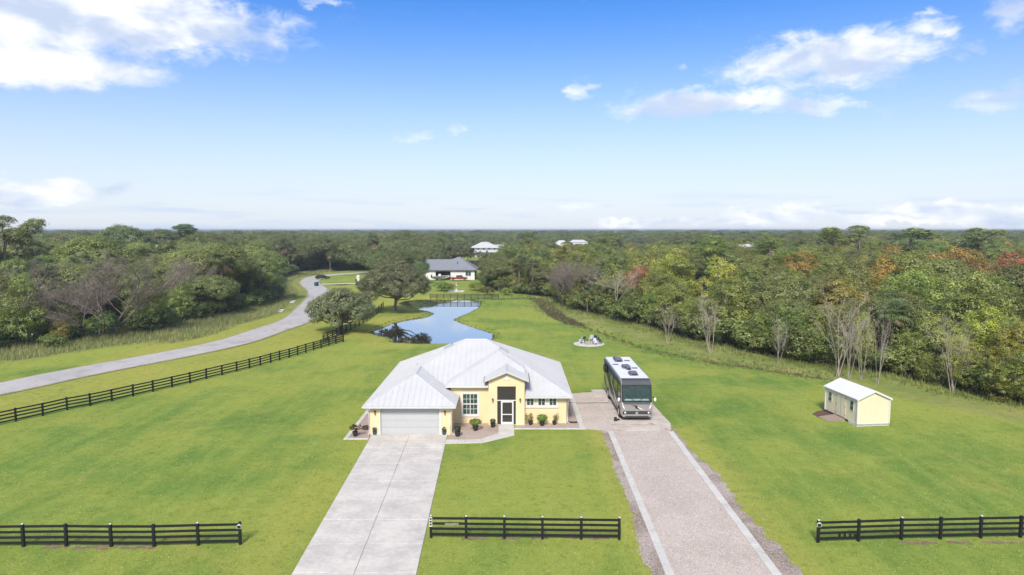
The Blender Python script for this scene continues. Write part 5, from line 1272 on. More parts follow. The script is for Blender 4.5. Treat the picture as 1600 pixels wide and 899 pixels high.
def plant(kind, x, y, h, label, group=None, color=(1, 1, 1), wide=1.0, var=None, rz=None):
    k = var if var is not None else prng.randrange(len(PROTO[kind])); cm, tm, ph = PROTO[kind][k]
    nm, cat, cn, tn = NAMES[kind]; s = h / ph
    t = empty(nm, (x, y, zat(x, y)), prng.uniform(0, 6.28) if rz is None else rz); t.scale = (s * wide, s * wide, s); tag(t, label, cat, group)
    tr = link_mesh(tn, tm, t); cr = link_mesh(cn, cm, t); cr.color = (*color, 1); PLACED.append((x, y, h * .33 * wide, kind))
    SRC.setdefault((kind, k), cr)
    if group in NOUN: t['top'] = h; MASS.append(t)
    return t
def seen(px, py, Yd):                # place whose top shows at this spot, standing at distance Yd
    a, b = (px - 800) / FOC, (449.5 - py) / FOC; c, s = math.cos(PITCH), math.sin(PITCH); r = (a, c + b * s, -s + b * c); t_ = Yd / r[1]
    return r[0] * t_, Yd, CAM_H + r[2] * t_
def plant_seen(kind, px, py, Yd, label, **kw):
    x, y, h = seen(px, py, Yd); return plant(kind, x, y, h, label, **kw)

# ---- the two oaks by the pond, each with its own crown
def hero(px, py, h, Rr, seed, label):
    x, y = ground(px, py); rs = np.random.default_rng(seed)
    t = empty('oak_tree', (x, y, zat(x, y))); tag(t, label, 'tree')
    lb = []
    for i in range(19):
        a = i * 2.39996; q = math.sqrt((i + .5) / 19); rr = Rr * .80 * q
        z = h * (.80 - .34 * q ** 1.7) + rs.uniform(-.35, .35); lb.append((math.cos(a) * rr, math.sin(a) * rr * .9, z, Rr * rs.uniform(.23, .31), .72))
    for i in range(8):
        a = i * .785 + rs.uniform(-.2, .2); lb.append((math.cos(a) * Rr * .74, math.sin(a) * Rr * .7, h * rs.uniform(.30, .44), Rr * .19, .8))
    link_mesh('trunk', trunk_mesh('trunk', seed, h * .30, .34, lb, M['bark'], .3), t)
    link_mesh('crown', crown_mesh('crown', seed + 1, lb, 2.4, .22, (.140, .168, .076), (.305, .325, .148), clump=.52, leaves=25), t)
    PLACED.append((x, y, Rr, 'hero'))
hero(534, 520, 7.7, 5.7, 301, 'smaller live oak beside the fence corner, left of the pond')
hero(619, 489, 11.0, 7.3, 302, 'large spreading live oak standing on the pond bank')

# ---- trees that can be told apart
plant_seen('dead', 148, 408, 103, 'wide leafless grey brown tree in the left wood', wide=1.25, var=0)
plant_seen('maple', 35, 425, 94, 'yellow green young tree at the far left wood edge', color=(.8, 1, .75), var=0)
plant_seen('maple', 92, 498, 96, 'small pale yellow tree before the leafless grey tree', color=(1.35, 1.15, 1.1), var=1, wide=1.3)
plant_seen('broad', 240, 428, 108, 'bright green tree right of the leafless grey tree', color=(1.1, 1.1, .9), wide=.8)
plant_seen('oak', 345, 380, 140, 'big dark oak behind the palms at the left wood edge', wide=1.2, color=(1.25, 1.25, 1.1))
plant_seen('oak', 400, 388, 152, 'dark round oak nearest the road bend', wide=1.05, color=(1.2, 1.22, 1.1))
plant_seen('oak', 330, 428, 128, 'low dark oak at the wood edge under the palms', wide=1.3, color=(1.1, 1.15, 1.05))
plant_seen('oak', 148, 368, 150, 'rounded mid green oak rising above the left wood', wide=1.35, color=(1.25, 1.3, 1.0))
plant_seen('pine', 4, 340, 120, 'umbrella topped pine breaking the skyline at far left', wide=1.0, var=0)
plant_seen('pine', 25, 357, 140, 'pine right of the skyline pine at far left', wide=1.2, var=1)
plant_seen('oak', 187, 350, 240, 'dark domed tree breaking the skyline above the left wood', wide=1.15, color=(.9, 1, 1))
plant_seen('pine', 288, 351, 250, 'dark flat topped tree on the skyline left of the road', wide=1.6, color=(.6, .7, .8))
plant_seen('oak', 250, 357, 255, 'grey dark tree between the two skyline trees at left', wide=1.3, color=(.8, .75, .9))
for px, py, Yd, lb in ((245, 381, 165, 'pale palm highest in the left wood'), (220, 390, 160, 'palm left of the highest palm in the left wood'), (268, 400, 150, 'yellowish palm in the middle of the left wood'), (275, 414, 132, 'palm with brown skirt above the low dark oak'), (392, 427, 146, 'palm with brown skirt nearest the road in the left wood'), (293, 444, 122, 'low palm leaning out at the left wood edge'), (52, 372, 150, 'pale palm far left in the wood'), (515, 392, 262, 'palm standing by the road beyond the bend'), (440, 398, 235, 'palm at the edge of the wood beyond the bend')):
    plant_seen('palm', px, py, Yd, lb, wide=.95, color=(1.3, 1.25, 1.05))
for k, (px, py, Yd) in enumerate(((652, 384, 300), (668, 379, 320), (684, 383, 300), (697, 378, 325), (708, 386, 290), (718, 380, 310), (660, 393, 275), (640, 388, 290), (690, 393, 262), (731, 385, 340), (742, 391, 330), (676, 389, 280), (722, 391, 285), (750, 392, 380), (735, 395, 300), (786, 392, 385), (628, 382, 310), (703, 392, 275))):
    plant_seen('palm', px, py, Yd, 'palm in the cluster behind the grey roofed house', group='palms behind the grey roofed house', wide=1.05, color=(1.1, 1.05, .95))
for px, py, Yd, lb in ((918, 446, 131, 'left palm with brown skirt at the right wood edge'), (932, 441, 134, 'right palm with brown skirt at the right wood edge'), (1492, 462, 84, 'grey green palm among trees at far right'), (1225, 442, 104, 'grey green palm at the centre of the right wood edge'), (1462, 476, 82, 'small palm left of the far right palm')):
    plant_seen('palm', px, py, Yd, lb, wide=.95, color=(1.1, 1.2, 1.1))
plant_seen('pine', 1342, 354, 165, 'tall flat topped pine breaking the skyline at right', wide=1.5, var=0, color=(1.1, 1.1, .9))
plant_seen('pine', 1428, 357, 190, 'pine on the skyline right of the tall flat topped pine', wide=1.5, var=1)
plant_seen('pine', 1527, 358, 180, 'rightmost pine on the skyline', wide=1.5, var=0)
plant_seen('pine', 1118, 376, 125, 'broad pine above the middle of the right wood', wide=1.7, var=1, color=(1.1, 1.15, .95))
plant_seen('pine', 1205, 372, 150, 'flat pine crown right of the broad pine', wide=1.6, var=0, color=(1.1, 1.2, .9))
for px, py, Yd, wd, col, lb in ((1002, 410, 132, 1.1, (1.3, .52, .9), 'rust red tree above the middle of the right wood edge'), (1590, 391, 118, 1.4, (1.35, .56, 1.0), 'rust red tree at the far right edge'), (1560, 405, 110, 1.2, (1.35, .75, 1.0), 'dull red tree left of the far right red tree'), (1402, 381, 125, 1.2, (1.35, .95, .9), 'orange tinged tree high in the right wood'), (1495, 376, 120, 1.3, (1.35, .92, .9), 'orange topped tree left of the far right red trees'), (1255, 383, 130, 1.3, (1.45, 1.05, .9), 'yellow orange tree above the centre of the right wood'), (1390, 400, 108, 1.1, (1.6, 1.1, .8), 'golden tree below the orange tinged tree'), (1130, 398, 112, 1.2, (1.2, 1.15, .8), 'yellow green tree in front of the broad pine'), (1048, 388, 128, 1.3, (1.15, 1.15, .8), 'yellow green tree left of the broad pine'),
                              (1310, 420, 96, 1.3, (1.15, 1.0, .8), 'olive brown tree behind the white stemmed clump'), (1352, 478, 80, .55, (1.1, 1.35, .6), 'slim bright green tree right of the white stemmed clump'), (1455, 482, 76, 1.1, (.95, 1.0, 1.0), 'grey green tree in front of the far right palm'), (1545, 470, 72, 1.2, (1.25, 1.3, .7), 'bright yellow green tree at the far right wood edge'), (1585, 500, 66, 1.1, (1.3, 1.25, .75), 'nearest yellow tree at the right frame edge'), (1500, 520, 71, 1.0, (1.3, 1.35, .7), 'low yellow green tree over the white trunks at right'),
                              (800, 402, 205, 1.2, (1.3, 1.2, .8), 'golden green tree right of the grey roofed house'), (838, 396, 190, 1.2, (1.2, 1.25, .8), 'bright green tree right of the golden green tree'), (866, 405, 175, 1.1, (1.2, 1.3, .7), 'yellow green tree at the head of the ditch')):
    plant_seen('maple', px, py, Yd, lb, wide=wd, color=col)
for px, py, Yd, wd, col, lb in ((1420, 505, 76, 1.0, (1.0, 1.05, .9), 'leafy bushy tree right of the gap behind the shed'), (1448, 545, 72, .9, (1.1, 1.15, .8), 'low bushy tree left of the white trunks at right'), (1530, 535, 67.5, 1.1, (1.1, 1.12, .75), 'full yellow green bushy tree right of the white trunks'), (1572, 545, 64.5, 1.1, (1.15, 1.1, .75), 'bushy tree below the nearest yellow tree at right'), (1612, 530, 62.5, 1.2, (1.05, 1.1, .8), 'bushy tree cut by the right frame edge'),
                               (1268, 500, 84, 1.1, (.95, .98, .9), 'bushy tree left of the tallest white bare clump'), (1190, 478, 91, 1.1, (.9, 1.0, .85), 'green bushy tree right of the tall pale clump'), (1085, 455, 103, 1.1, (1.0, 1.05, .8), 'bushy tree between the two pale bare clumps'), (1020, 446, 117, 1.0, (.9, 1.05, .8), 'bushy tree below the rust red tree'), (990, 440, 126, 1.0, (.85, .95, .85), 'rounded bushy tree just right of the pale sparse tree'), (945, 462, 130, .9, (.85, .95, .8), 'bushy tree between the skirted palms and sparse tree')):
    plant_seen('bushy', px, py, Yd, lb, wide=wd, color=col)
plant_seen('oak', 768, 413, 205, 'dark oak right of the neighbouring house', wide=.95, color=(.9, .95, .9))
plant_seen('oak', 596, 402, 215, 'dark oak behind the large pond oak, left side', wide=1.2); plant_seen('oak', 655, 408, 205, 'dark oak hiding the left end of the grey roofed house', wide=1.0, color=(.8, .9, .85)); plant_seen('oak', 580, 388, 250, 'round oak beyond the white gate pillar', wide=1.3)
plant_seen('grey_bare', 771, 428, 188, 'grey bare small tree beside the neighbouring lawn', wide=.9)
plant_seen('grey_bare', 880, 415, 146, 'left grey bare tree at the bend of the ditch', wide=.9); plant_seen('grey_bare', 898, 411, 142, 'right grey bare tree at the bend of the ditch', wide=.9)
plant_seen('bare_single', 962, 423, 124, 'pale trunked sparse tree alone before the right wood', wide=.95)
x, y = ground(963, 500); 
for px, py, base, wd, lb in ((1043, 489, 536, 1.0, 'short pale bare clump left of the ditch line'), (1110, 472, 552, 1.0, 'tall many stemmed pale bare clump at the right wood edge'), (1216, 512, 569, .75, 'white bare sapling at the middle of the right wood edge'),
                         (1308, 476, 588, 1.0, 'tallest white bare clump behind the shed'), (1326, 498, 592, .6, 'white bare clump just right of the tallest behind the shed'), (1345, 503, 594, .6, 'third white bare clump behind the shed'), (1371, 515, 600, .6, 'rightmost pale bare clump behind the shed'), (1488, 530, 612, 1.0, 'white bare trunks under the far right trees')):
    x, y = ground(px, base); _, _, h = seen(px, py, y); plant('bare', x, y, max(2, h), lb, wide=wd)

# ---- woods filled in behind the told-apart trees
def fill(poly, edge, n_try, lo, hi, chooser, side, seed, inset=2.6):
    rr = random.Random(seed); xs0, xs1 = poly[:, 0].min(), poly[:, 0].max()
    cnt = 0
    for _ in range(n_try):
        y = lo + (hi - lo) * rr.random() ** .85; lim = .80 * y + 9; x = rr.uniform(max(xs0, -lim), min(xs1, lim))
        X1, Y1 = np.array([x]), np.array([y])
        if not inside(X1, Y1, poly)[0]: continue
        de = dist_line(X1, Y1, edge)[0]
        if de < inset: continue
        kind, h, wd, col, lb, gp = chooser(rr, x, y, de)
        r = h * .33 * wd
        if any((x - a) ** 2 + (y - b) ** 2 < ((r + c) * (.72 if k != 'palm' and kind != 'palm' else .45)) ** 2 for a, b, c, k in PLACED if abs(x - a) < 12 and abs(y - b) < 12): continue
        plant(kind, x, y, h, lb, group=gp, color=col, wide=wd); cnt += 1
    return cnt
def choose_left(rr, x, y, de):
    q = rr.random(); j = rr.uniform(.85, 1.15)
    if de < 8 and q < .55: return 'bushy', rr.uniform(5.5, 8.5), rr.uniform(1.0, 1.35), (j * rr.uniform(.75, 1.0), j * .98, j * .85), 'bushy tree at the edge of the left wood', 'bushy trees of the left wood edge'
    if q < .52: return 'oak', rr.uniform(9.5, 13) if de > 7 else rr.uniform(7, 10), rr.uniform(.95, 1.2), (1.38 * j, 1.32 * j * rr.uniform(.95, 1.1), 1.15 * j), 'dark oak in the mass of the left wood', 'oaks of the left wood'
    if q < .80: return 'broad', rr.uniform(10, 13.2) if de > 7 else rr.uniform(6, 9.5), rr.uniform(1.0, 1.3), (1.12 * j * rr.uniform(.85, 1.12), 1.12 * j, j * .95), 'green leafy tree in the mass of the left wood', 'leafy trees of the left wood'
    if q < .90: return 'maple', rr.uniform(9.5, 12), rr.uniform(1.0, 1.3), (j * .8, j * .9, j), 'olive green tree in the mass of the left wood', 'olive trees of the left wood'
    if q < .97: return 'palm', rr.uniform(9.5, 12.5), 1.2, (1.1, 1.1, 1), 'palm top in the mass of the left wood', 'palms of the left wood'
    return 'pine', rr.uniform(13, 15), 1.3, (1, 1, 1), 'pine in the mass of the left wood', 'pines of the left wood'
def choose_right(rr, x, y, de):
    q = rr.random(); j = rr.uniform(.85, 1.15); near = de < 9
    if near and q < .7: return 'bushy', rr.uniform(6.5, 10.8), rr.uniform(1.0, 1.3), (j * rr.uniform(.85, 1.08), j, j * .85), 'bushy tree at the edge of the right wood', 'bushy trees of the right wood edge'
    if q < .40: return 'maple', rr.uniform(7.5, 10.5) if near else rr.uniform(10.5, 13.6), rr.uniform(.95, 1.3), (j * rr.uniform(.85, 1.08), j * rr.uniform(.9, 1.08), j * .85), 'yellowish green tree in the mass of the right wood', 'yellowish trees of the right wood'
    if q < .70: return 'broad', rr.uniform(7.5, 10.5) if near else rr.uniform(10.5, 14), rr.uniform(1.0, 1.3), (j * rr.uniform(.85, 1.12), j, j * .9), 'green leafy tree in the mass of the right wood', 'leafy trees of the right wood'
    if q < .88: return 'oak', rr.uniform(7, 9.5) if near else rr.uniform(9, 12), rr.uniform(.95, 1.2), (j * 1.15, j * 1.1, j), 'dark oak in the mass of the right wood', 'oaks of the right wood'
    if q < .96 and de > 16: return 'pine', rr.uniform(12.5, 15), rr.uniform(1.2, 1.6), (1.05, 1.05, .95), 'pine in the mass of the right wood', 'pines of the right wood'
    return 'palm', rr.uniform(7.5, 10), 1.25, (1.1, 1.15, 1.05), 'palm top in the mass of the right wood', 'palms of the right wood'
nL = fill(LEFT_WOOD, LEFT_EDGE, 2600, 84, 262, choose_left, 'left', 21, 2.0)
nR = fill(RIGHT_WOOD, RIGHT_EDGE, 4200, 58, 255, choose_right, 'right', 22, 1.8)
MID_WOOD = np.array([(-46, 222), (-31, 214), (-31, 236), (-25, 240), (-26, 262), (-30, 275), (-46, 262)])
fill(MID_WOOD, MID_WOOD, 200, 214, 275, lambda rr, x, y, de: ('oak' if rr.random() < .6 else 'broad', rr.uniform(8, 11), 1.1, (.95, 1, .9), 'tree in the belt behind the pond oak', 'trees behind the pond oak'), 'mid', 23, 1.0)

# ---- shrubs along the wood edges
def edge_shrubs(P, step, h0, h1, label, group, color, seed, ymax, inset=1.2):
    rr = random.Random(seed)
    for a, b in zip(P[:-1], P[1:]):
        L = np.hypot(*(b - a)); n = max(1, int(L / step)); t_ = (b - a) / L; nr = np.array((-t_[1], t_[0]))
        for i in range(n):
            p = a + (b - a) * (i + rr.random()) / n
            for sg in (1, -1):
                c = p + nr * sg * (inset + rr.uniform(0, 1.6))
                if inside(np.array([c[0]]), np.array([c[1]]), LEFT_WOOD if P is LEFT_EDGE else RIGHT_WOOD)[0] and c[1] < ymax and abs(c[0]) < .8 * c[1] + 6:
                    j = rr.uniform(.8, 1.25); plant('shrub', c[0], c[1], rr.uniform(h0, h1), label, group=group, color=tuple(j * q for q in color), wide=rr.uniform(.9, 1.4))
edge_shrubs(LEFT_EDGE, 2.9, 2.2, 4.6, 'leafy shrub along the edge of the left wood', 'shrubs of the left wood edge', (.9, 1.0, .9), 31, 330)
edge_shrubs(RIGHT_EDGE, 2.4, 2.2, 4.8, 'leafy shrub along the edge of the right wood', 'shrubs of the right wood edge', (1.1, 1.1, .9), 32, 210)
for px, py, h, col, lb in ((83, 546, 2.4, (1, 1.1, .9), 'round shrub alone in the tall grass at left'), (690, 455, 3.0, (1.5, 1.8, 1.2), 'bright shrub before the garden fountain, left'), (699, 456, 2.6, (1.2, 1.4, 1.1), 'shrub beside the garden fountain'), (742, 455, 2.6, (1.6, 1.6, 1), 'light shrub right of the garden fountain'), (752, 457, 2.0, (1.9, 1.6, 1.1), 'yellow shrub right of the garden fountain'), (790, 462, 2.2, (1.6, 1.5, 1), 'olive shrub by the end of the far fence'), (815, 459, 2.8, (1.4, 1.6, .8), 'green shrub at the start of the ditch'), (762, 461, 2.4, (1.1, .9, .9), 'brownish shrub at the end of the far fence'), (843, 448, 3.6, (1.4, 1.9, .8), 'bright green shrub mass above the ditch'), (566, 455, 2.0, (.8, .9, .8), 'clipped dark hedge shrub right of the gate pillar, near'), (570, 459, 2.0, (.8, .9, .8), 'clipped dark hedge shrub right of the gate pillar, middle'), (575, 464, 2.0, (.8, .9, .8), 'clipped dark hedge shrub right of the gate pillar, far'), (563, 450, 2.2, (.8, .9, .8), 'clipped dark hedge shrub touching the gate pillar')):
    x, y = ground(px, py); plant('shrub', x, y, h, lb, color=col, wide=1.25)

# ---- labels that single out each tree of the woods by its place next to something easy to find
LAND = [(35, 470, 'the yellow green tree at far left'), (52, 380, 'the pale far left palm'), (92, 520, 'the small pale yellow tree'), (110, 375, 'the gap between far left pines and dome'), (240, 460, 'the bright green left tree'), (245, 392, 'the highest pale palm'), (345, 395, 'the big dark oak'), (148, 450, 'the leafless grey tree'), (4, 350, 'the skyline pine at far left'), (187, 356, 'the domed skyline tree'), (288, 356, 'the flat topped skyline tree'), (392, 440, 'the brown skirted roadside palm'), (460, 440, 'the road bend'), (540, 420, 'the road beyond the bend'),
        (596, 415, 'the large pond oak'), (700, 400, 'the grey roofed house'), (762, 390, 'the far white house'), (840, 440, 'the ditch head'), (890, 440, 'the grey bare trees at the ditch bend'), (962, 460, 'the pale trunked sparse tree'), (1002, 420, 'the rust red tree in mid wood'), (1110, 510, 'the tall pale bare clump'), (1118, 390, 'the broad pine'),
        (1205, 385, 'the flat pine crown'), (1216, 540, 'the white bare sapling'), (1310, 530, 'the white bare clump behind the shed'), (1342, 370, 'the tall flat topped pine'), (1402, 395, 'the orange tinged tree'), (1440, 560, 'the shed roof'), (1492, 490, 'the far right palm'), (1495, 385, 'the orange topped tree'), (1580, 410, 'the far right red tree'), (1585, 560, 'the right frame edge')]
ORD = ['nearest', 'second nearest', 'third nearest', 'fourth nearest', 'fifth nearest', 'sixth nearest', 'seventh nearest', 'eighth nearest', 'ninth nearest', 'tenth nearest'] + [w_ + ' nearest' for w_ in 'eleventh twelfth thirteenth fourteenth fifteenth sixteenth seventeenth eighteenth nineteenth twentieth'.split()] + ['%s nearest' % q for q in 'twenty-first twenty-second twenty-third twenty-fourth twenty-fifth twenty-sixth twenty-seventh twenty-eighth twenty-ninth thirtieth'.split()]
def to_pix(x, y, z):
    c, s = math.cos(PITCH), math.sin(PITCH); d = y * c - (z - CAM_H) * s; return 800 + FOC * x / d, 449.5 - FOC * (y * s + (z - CAM_H) * c) / d
by = {}
for t_ in MASS:
    k = NOUN[t_['group']]; hh = t_['top']; px, py = to_pix(t_.location.x, t_.location.y, hh * .75); del t_['top']
    best = min(LAND, key=lambda q: math.hypot(q[0] - px, (q[1] - py) * 1.6)); dx, dy = px - best[0], (py - best[1]) * 1.6
    rel = ('right of' if dx > 0 else 'left of') if abs(dx) > abs(dy) else ('below' if dy > 0 else 'above')
    by.setdefault((k, rel, best[2]), []).append((math.hypot(dx, dy), t_))
for (k, rel, lm), L_ in by.items():
    L_.sort(key=lambda q: q[0])
    for i, (_, t_) in enumerate(L_): t_['label'] = ('%s %s %s %s' % (ORD[min(i, 29)], k, rel, lm)) if len(L_) > 1 else ('%s %s %s' % (k, rel, lm))

# ================================================================== FAR WOODLAND: one mass to the horizon
def far_points():
    rs = np.random.default_rng(77); P = []
    y = 236.0
    while y < 3600:
        sp = 6.3 + max(0, y - 240) * .0115
        half = .92 * y + 30; n = int(2 * half / sp)
        xx = -half + (np.arange(n) + rs.uniform(-.4, .4, n)) * sp; yy = y + rs.uniform(-.45, .45, n) * sp
        P.append(np.stack([xx, yy], 1)); y += sp * .92
    P = np.vstack(P); X1, Y1 = P[:, 0], P[:, 1]
    ok = (Y1 > 266) | inside(X1, Y1, LEFT_WOOD) | inside(X1, Y1, RIGHT_WOOD)
    ok &= dist_line(X1, Y1, ROADS) > 6
    ok &= ~inside(X1, Y1, NEIGHBOUR)
    for (cx, cy), r in FAR_CLEAR: ok &= np.hypot(X1 - cx, Y1 - cy) > r * .82
    ok &= ~((X1 > -.072 * Y1 - 2) & (X1 < .006 * Y1) & (Y1 > 240) & (Y1 < 405))       # sight line of the white house's garden
    for q, r, hh, k in ((a, b, c, d) for a, b, c, d in PLACED if b > 225): ok &= np.hypot(X1 - q, Y1 - r) > hh * .8
    return P[ok], rs
FP, rs = far_points()
n = len(FP); keys = [k for k in SRC if k[0] in ('oak', 'broad', 'maple', 'pine', 'palm')]
wts = np.array([{'oak': .12, 'broad': .10, 'maple': .045, 'pine': .04, 'palm': .025}[k[0]] for k in keys]); pick = rs.choice(len(keys), n, p=wts / wts.sum())
hmean = np.array([PROTO[k[0]][k[1]][2] for k in keys])
bump_ = np.sin(FP[:, 0] * .013 + 2) * np.sin(FP[:, 1] * .009) * .9
want = rs.normal(11.0, 1.7, n) + bump_ + np.where(rs.random(n) < .02, 2.6, 0); want = np.clip(want, 7.0, 15.8)
for q_, yd_ in ((877, 430), (903, 520), (1164, 420), (1183, 440), (993, 520)):
    m_ = (np.abs(FP[:, 0] - (q_ - 800) / FOC * FP[:, 1]) < 12) & (FP[:, 1] < yd_); want[m_] = np.minimum(want[m_], 6.5)
grow = 1 + np.maximum(0, FP[:, 1] - 240) * .0013
sz = want / hmean[pick]
me = bpy.data.meshes.new('distant_woodland'); me.vertices.add(n); me.vertices.foreach_set('co', np.column_stack([FP, np.zeros(n)]).astype(np.float32).ravel())
a1 = me.attributes.new('size', 'FLOAT_VECTOR', 'POINT'); a1.data.foreach_set('vector', np.column_stack([sz * grow * 1.12, sz * grow * 1.12, sz]).astype(np.float32).ravel())
a2 = me.attributes.new('turn', 'FLOAT_VECTOR', 'POINT'); a2.data.foreach_set('vector', np.column_stack([np.zeros(n), np.zeros(n), rs.uniform(0, 6.28, n)]).astype(np.float32).ravel())
a3 = me.attributes.new('pick', 'INT', 'POINT'); a3.data.foreach_set('value', pick.astype(np.int32))
far_o = link_mesh('distant_woodland', me); tag(far_o, 'unbroken dark green woodland stretching to the horizon', 'woodland', kind='stuff')
ng = bpy.data.node_groups.new('scatter_crowns', 'GeometryNodeTree'); ng.interface.new_socket('Geometry', in_out='INPUT', socket_type='NodeSocketGeometry'); ng.interface.new_socket('Geometry', in_out='OUTPUT', socket_type='NodeSocketGeometry')
gi = ng.nodes.new('NodeGroupInput'); go = ng.nodes.new('NodeGroupOutput'); jn = ng.nodes.new('GeometryNodeJoinGeometry')
infos = []
for k in keys:
    oi = ng.nodes.new('GeometryNodeObjectInfo'); oi.inputs['Object'].default_value = SRC[k]; oi.inputs['As Instance'].default_value = True; oi.transform_space = 'ORIGINAL'; infos.append(oi)
for oi in reversed(infos): ng.links.new(oi.outputs['Geometry'], jn.inputs[0])
ip = ng.nodes.new('GeometryNodeInstanceOnPoints'); ip.inputs['Pick Instance'].default_value = True
def named(nm, ty): q = ng.nodes.new('GeometryNodeInputNamedAttribute'); q.data_type = ty; q.inputs['Name'].default_value = nm; return q.outputs['Attribute']
m2p = ng.nodes.new('GeometryNodeMeshToPoints')
ng.links.new(gi.outputs[0], m2p.inputs[0]); ng.links.new(m2p.outputs[0], ip.inputs['Points']); ng.links.new(jn.outputs[0], ip.inputs['Instance']); ng.links.new(named('pick', 'INT'), ip.inputs['Instance Index'])
ng.links.new(named('size', 'FLOAT_VECTOR'), ip.inputs['Scale'])
er = ng.nodes.new('FunctionNodeEulerToRotation'); ng.links.new(named('turn', 'FLOAT_VECTOR'), er.inputs[0]); ng.links.new(er.outputs[0], ip.inputs['Rotation'])
ng.links.new(ip.outputs[0], go.inputs[0])
far_o.modifiers.new('scatter', 'NODES').node_group = ng

# ================================================================== TALL GRASS
def grass(name, label, n, sampler, h0, h1, ca, cb, seed, lean=1.0):
    rs = np.random.default_rng(seed); P = sampler(rs, n); n = len(P); b = 5
    base = np.repeat(P, b, 0) + rs.normal(size=(n * b, 2)) * .10; k = len(base); h = np.repeat(rs.uniform(h0, h1, n), b) * rs.uniform(.6, 1.15, k)
    a = rs.uniform(0, 6.28, k); ln = rs.uniform(.05, .45, k) * h * lean; w_ = rs.uniform(.02, .05, k); z0 = height(base[:, 0], base[:, 1])
    A = np.column_stack([base[:, 0] - np.sin(a) * w_, base[:, 1] + np.cos(a) * w_, z0 - .02]); B = np.column_stack([base[:, 0] + np.sin(a) * w_, base[:, 1] - np.cos(a) * w_, z0 - .02]); a2_ = a + rs.normal(size=k) * .6
    C = np.column_stack([base[:, 0] + np.cos(a2_) * ln, base[:, 1] + np.sin(a2_) * ln, z0 + h])
    V = np.stack([A, B, C], 1).reshape(-1, 3); me = bpy.data.meshes.new(name); np_mesh(me, V, np.arange(3 * k).reshape(k, 3))
    t = np.array(ca) + (np.array(cb) - np.array(ca)) * np.repeat(rs.random(n), b)[:, None]; t = t * rs.uniform(.75, 1.25, (k, 1)); col = np.ones((k, 3, 4), np.float32); col[:, :, :3] = t[:, None, :]
    at = me.attributes.new('tint', 'FLOAT_COLOR', 'POINT'); at.data.foreach_set('color', col.ravel()); me.materials.append(M['leaf'])
    tag(link_mesh(name, me), label, 'grass', kind='stuff')
def belt(edge, depth0, depth1, ylim, wood):
    def f(rs, n):
        P = np.column_stack([rs.uniform(edge[:, 0].min() - 14, edge[:, 0].max() + 14, n * 6), rs.uniform(*ylim, n * 6)])
        d = dist_line(P[:, 0], P[:, 1], edge); ins = inside(P[:, 0], P[:, 1], wood); d = np.where(ins, -d, d) + rs.normal(size=len(P)) * .8
        ok = (d > depth0) & (d < depth1) & (np.abs(P[:, 0]) < .82 * P[:, 1] + 6) & (dist_line(P[:, 0], P[:, 1], ROADS) > 5.5)
        return P[ok][:n]
    return f
grass('tall_grass', 'tall pale grass between the left wood and the road', 15000, belt(LEFT_EDGE, -2.0, 8.0, (84, 290), LEFT_WOOD), .40, 1.0, (.23, .28, .09), (.42, .39, .17), 41)
grass('rough_grass', 'rough grass along the foot of the right wood', 9000, belt(RIGHT_EDGE, -2.5, 2.4, (55, 165), RIGHT_WOOD), .25, .7, (.18, .23, .06), (.32, .33, .11), 42)
def ditch_pts(rs, n):
    P = catmull(np.vstack([DITCH_A, DITCH_B[1:]]), 6); k = rs.integers(0, len(P) - 1, n); t = rs.random((n, 1)); q = P[k] + (P[k + 1] - P[k]) * t; return q + rs.normal(size=(n, 2)) * 1.3
grass('ditch_grass', 'coarse grass along the banks of the ditch', 2600, ditch_pts, .10, .40, (.12, .15, .04), (.26, .23, .09), 43)
def bank_pts(rs, n):
    k = rs.integers(0, len(PONDS), n); return offset_poly(PONDS, .0)[k] + rs.normal(size=(n, 2)) * .35 + (offset_poly(PONDS, .25) - PONDS)[k]
grass('bank_grass', 'short grass fringe along the pond shoreline', 1800, bank_pts, .05, .16, (.09, .14, .03), (.19, .20, .06), 44)

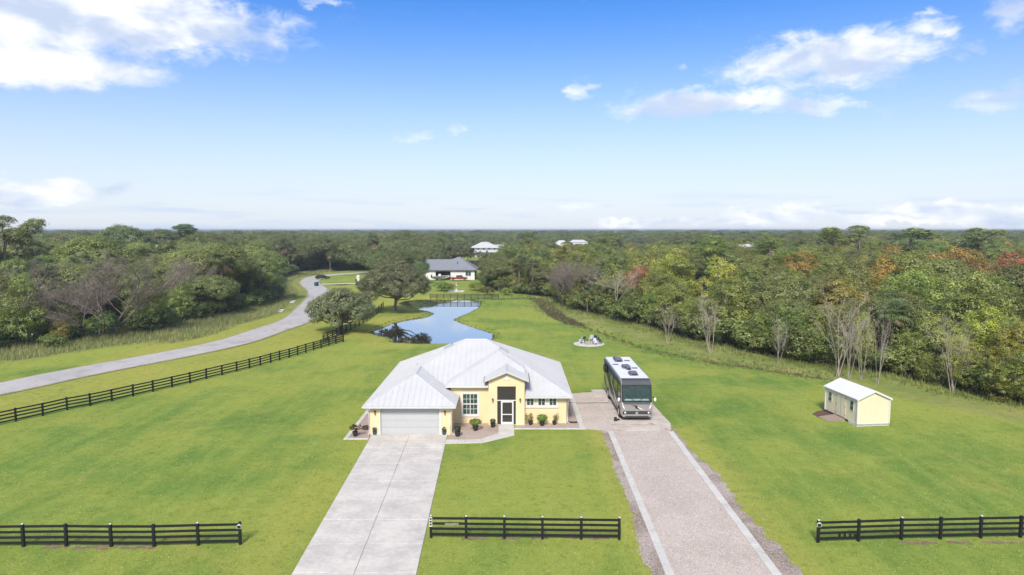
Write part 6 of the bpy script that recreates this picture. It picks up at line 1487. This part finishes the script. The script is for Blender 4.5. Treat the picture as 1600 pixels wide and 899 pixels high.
def lawn_pts(rs, n):
    y = 26 + (84 - 26) * rs.random(n * 3) ** 1.5; x = rs.uniform(-.82, .82, n * 3) * y; P = np.column_stack([x, y])
    dl = -11.15 + (53.2 - y) / 22.14 * .70; dr = -5.15 + (53.2 - y) / 22.14 * .62
    bad = ((x > dl - .05) & (x < dr + .05) & (y < 53.5)) | ((x > ledge(y) - .55) & (x < redge(y) + .8) & (y < 56)) | ((x > -13.25) & (x < 6.2) & (y > 50.9) & (y < 72)) | ((x > 5) & (x < 13.6) & (y > 53.4) & (y < 68.8)) | ((x > 26.4) & (x < 32.2) & (y > 55) & (y < 61.5)) | (dist_line(x, y, ROADS) < 3.3)
    return P[~bad][:n]
grass('lawn_blades', 'short mown grass blades over the near lawn', 42000, lawn_pts, .02, .05, (.26, .37, .06), (.52, .54, .15), 45, 5.0)

# loose stones on the gravel drive
rs = np.random.default_rng(5); n = 5200; y = rs.uniform(26, 54.3, n); x = 7.8 + rs.random(n) * (12.6 - 7.8); oct_ = np.array([(1, 0, 0), (0, 1, 0), (-1, 0, 0), (0, -1, 0), (0, 0, 1)]) ; fc = np.array([(0, 1, 4), (1, 2, 4), (2, 3, 4), (3, 0, 4)])
k = rs.uniform(.018, .042, n); th = rs.uniform(0, 6.28, n); loc = np.stack([x, y, np.full(n, .010)], 1)
V = oct_[None] * k[:, None, None] * np.array((1, 1, .6)) + rs.normal(size=(n, 5, 3)) * .006; V = V + loc[:, None, :]
me = bpy.data.meshes.new('loose_stones'); np_mesh(me, V.reshape(-1, 3), (fc[None] + (np.arange(n) * 5)[:, None, None]).reshape(-1, 3)); me.materials.append(surf('stone_chips', (.36, .31, .29), .95, .4, 1.7, coords='World'))
tag(link_mesh('loose_stones', me, gd), kind='stuff')
print('trees', nL, nR, 'far', len(FP), 'objects', len(bpy.data.objects))

# ================================================================== HAZE
hz_m = bpy.data.materials.new('pale_air'); hz_m.use_nodes = True; t = hz_m.node_tree
for n_ in list(t.nodes): t.nodes.remove(n_)
pv = nd(t, 'ShaderNodeVolumePrincipled', {'Color': (.80, .89, 1.0), 'Density': .00028, 'Anisotropy': .2})
nd(t, 'ShaderNodeOutputMaterial', {'Volume': pv.outputs[0]})
haze = MB().box(-9200, 9200, -650, 12200, -3.0, 18.6).build('haze', hz_m); tag(haze, kind='stuff')
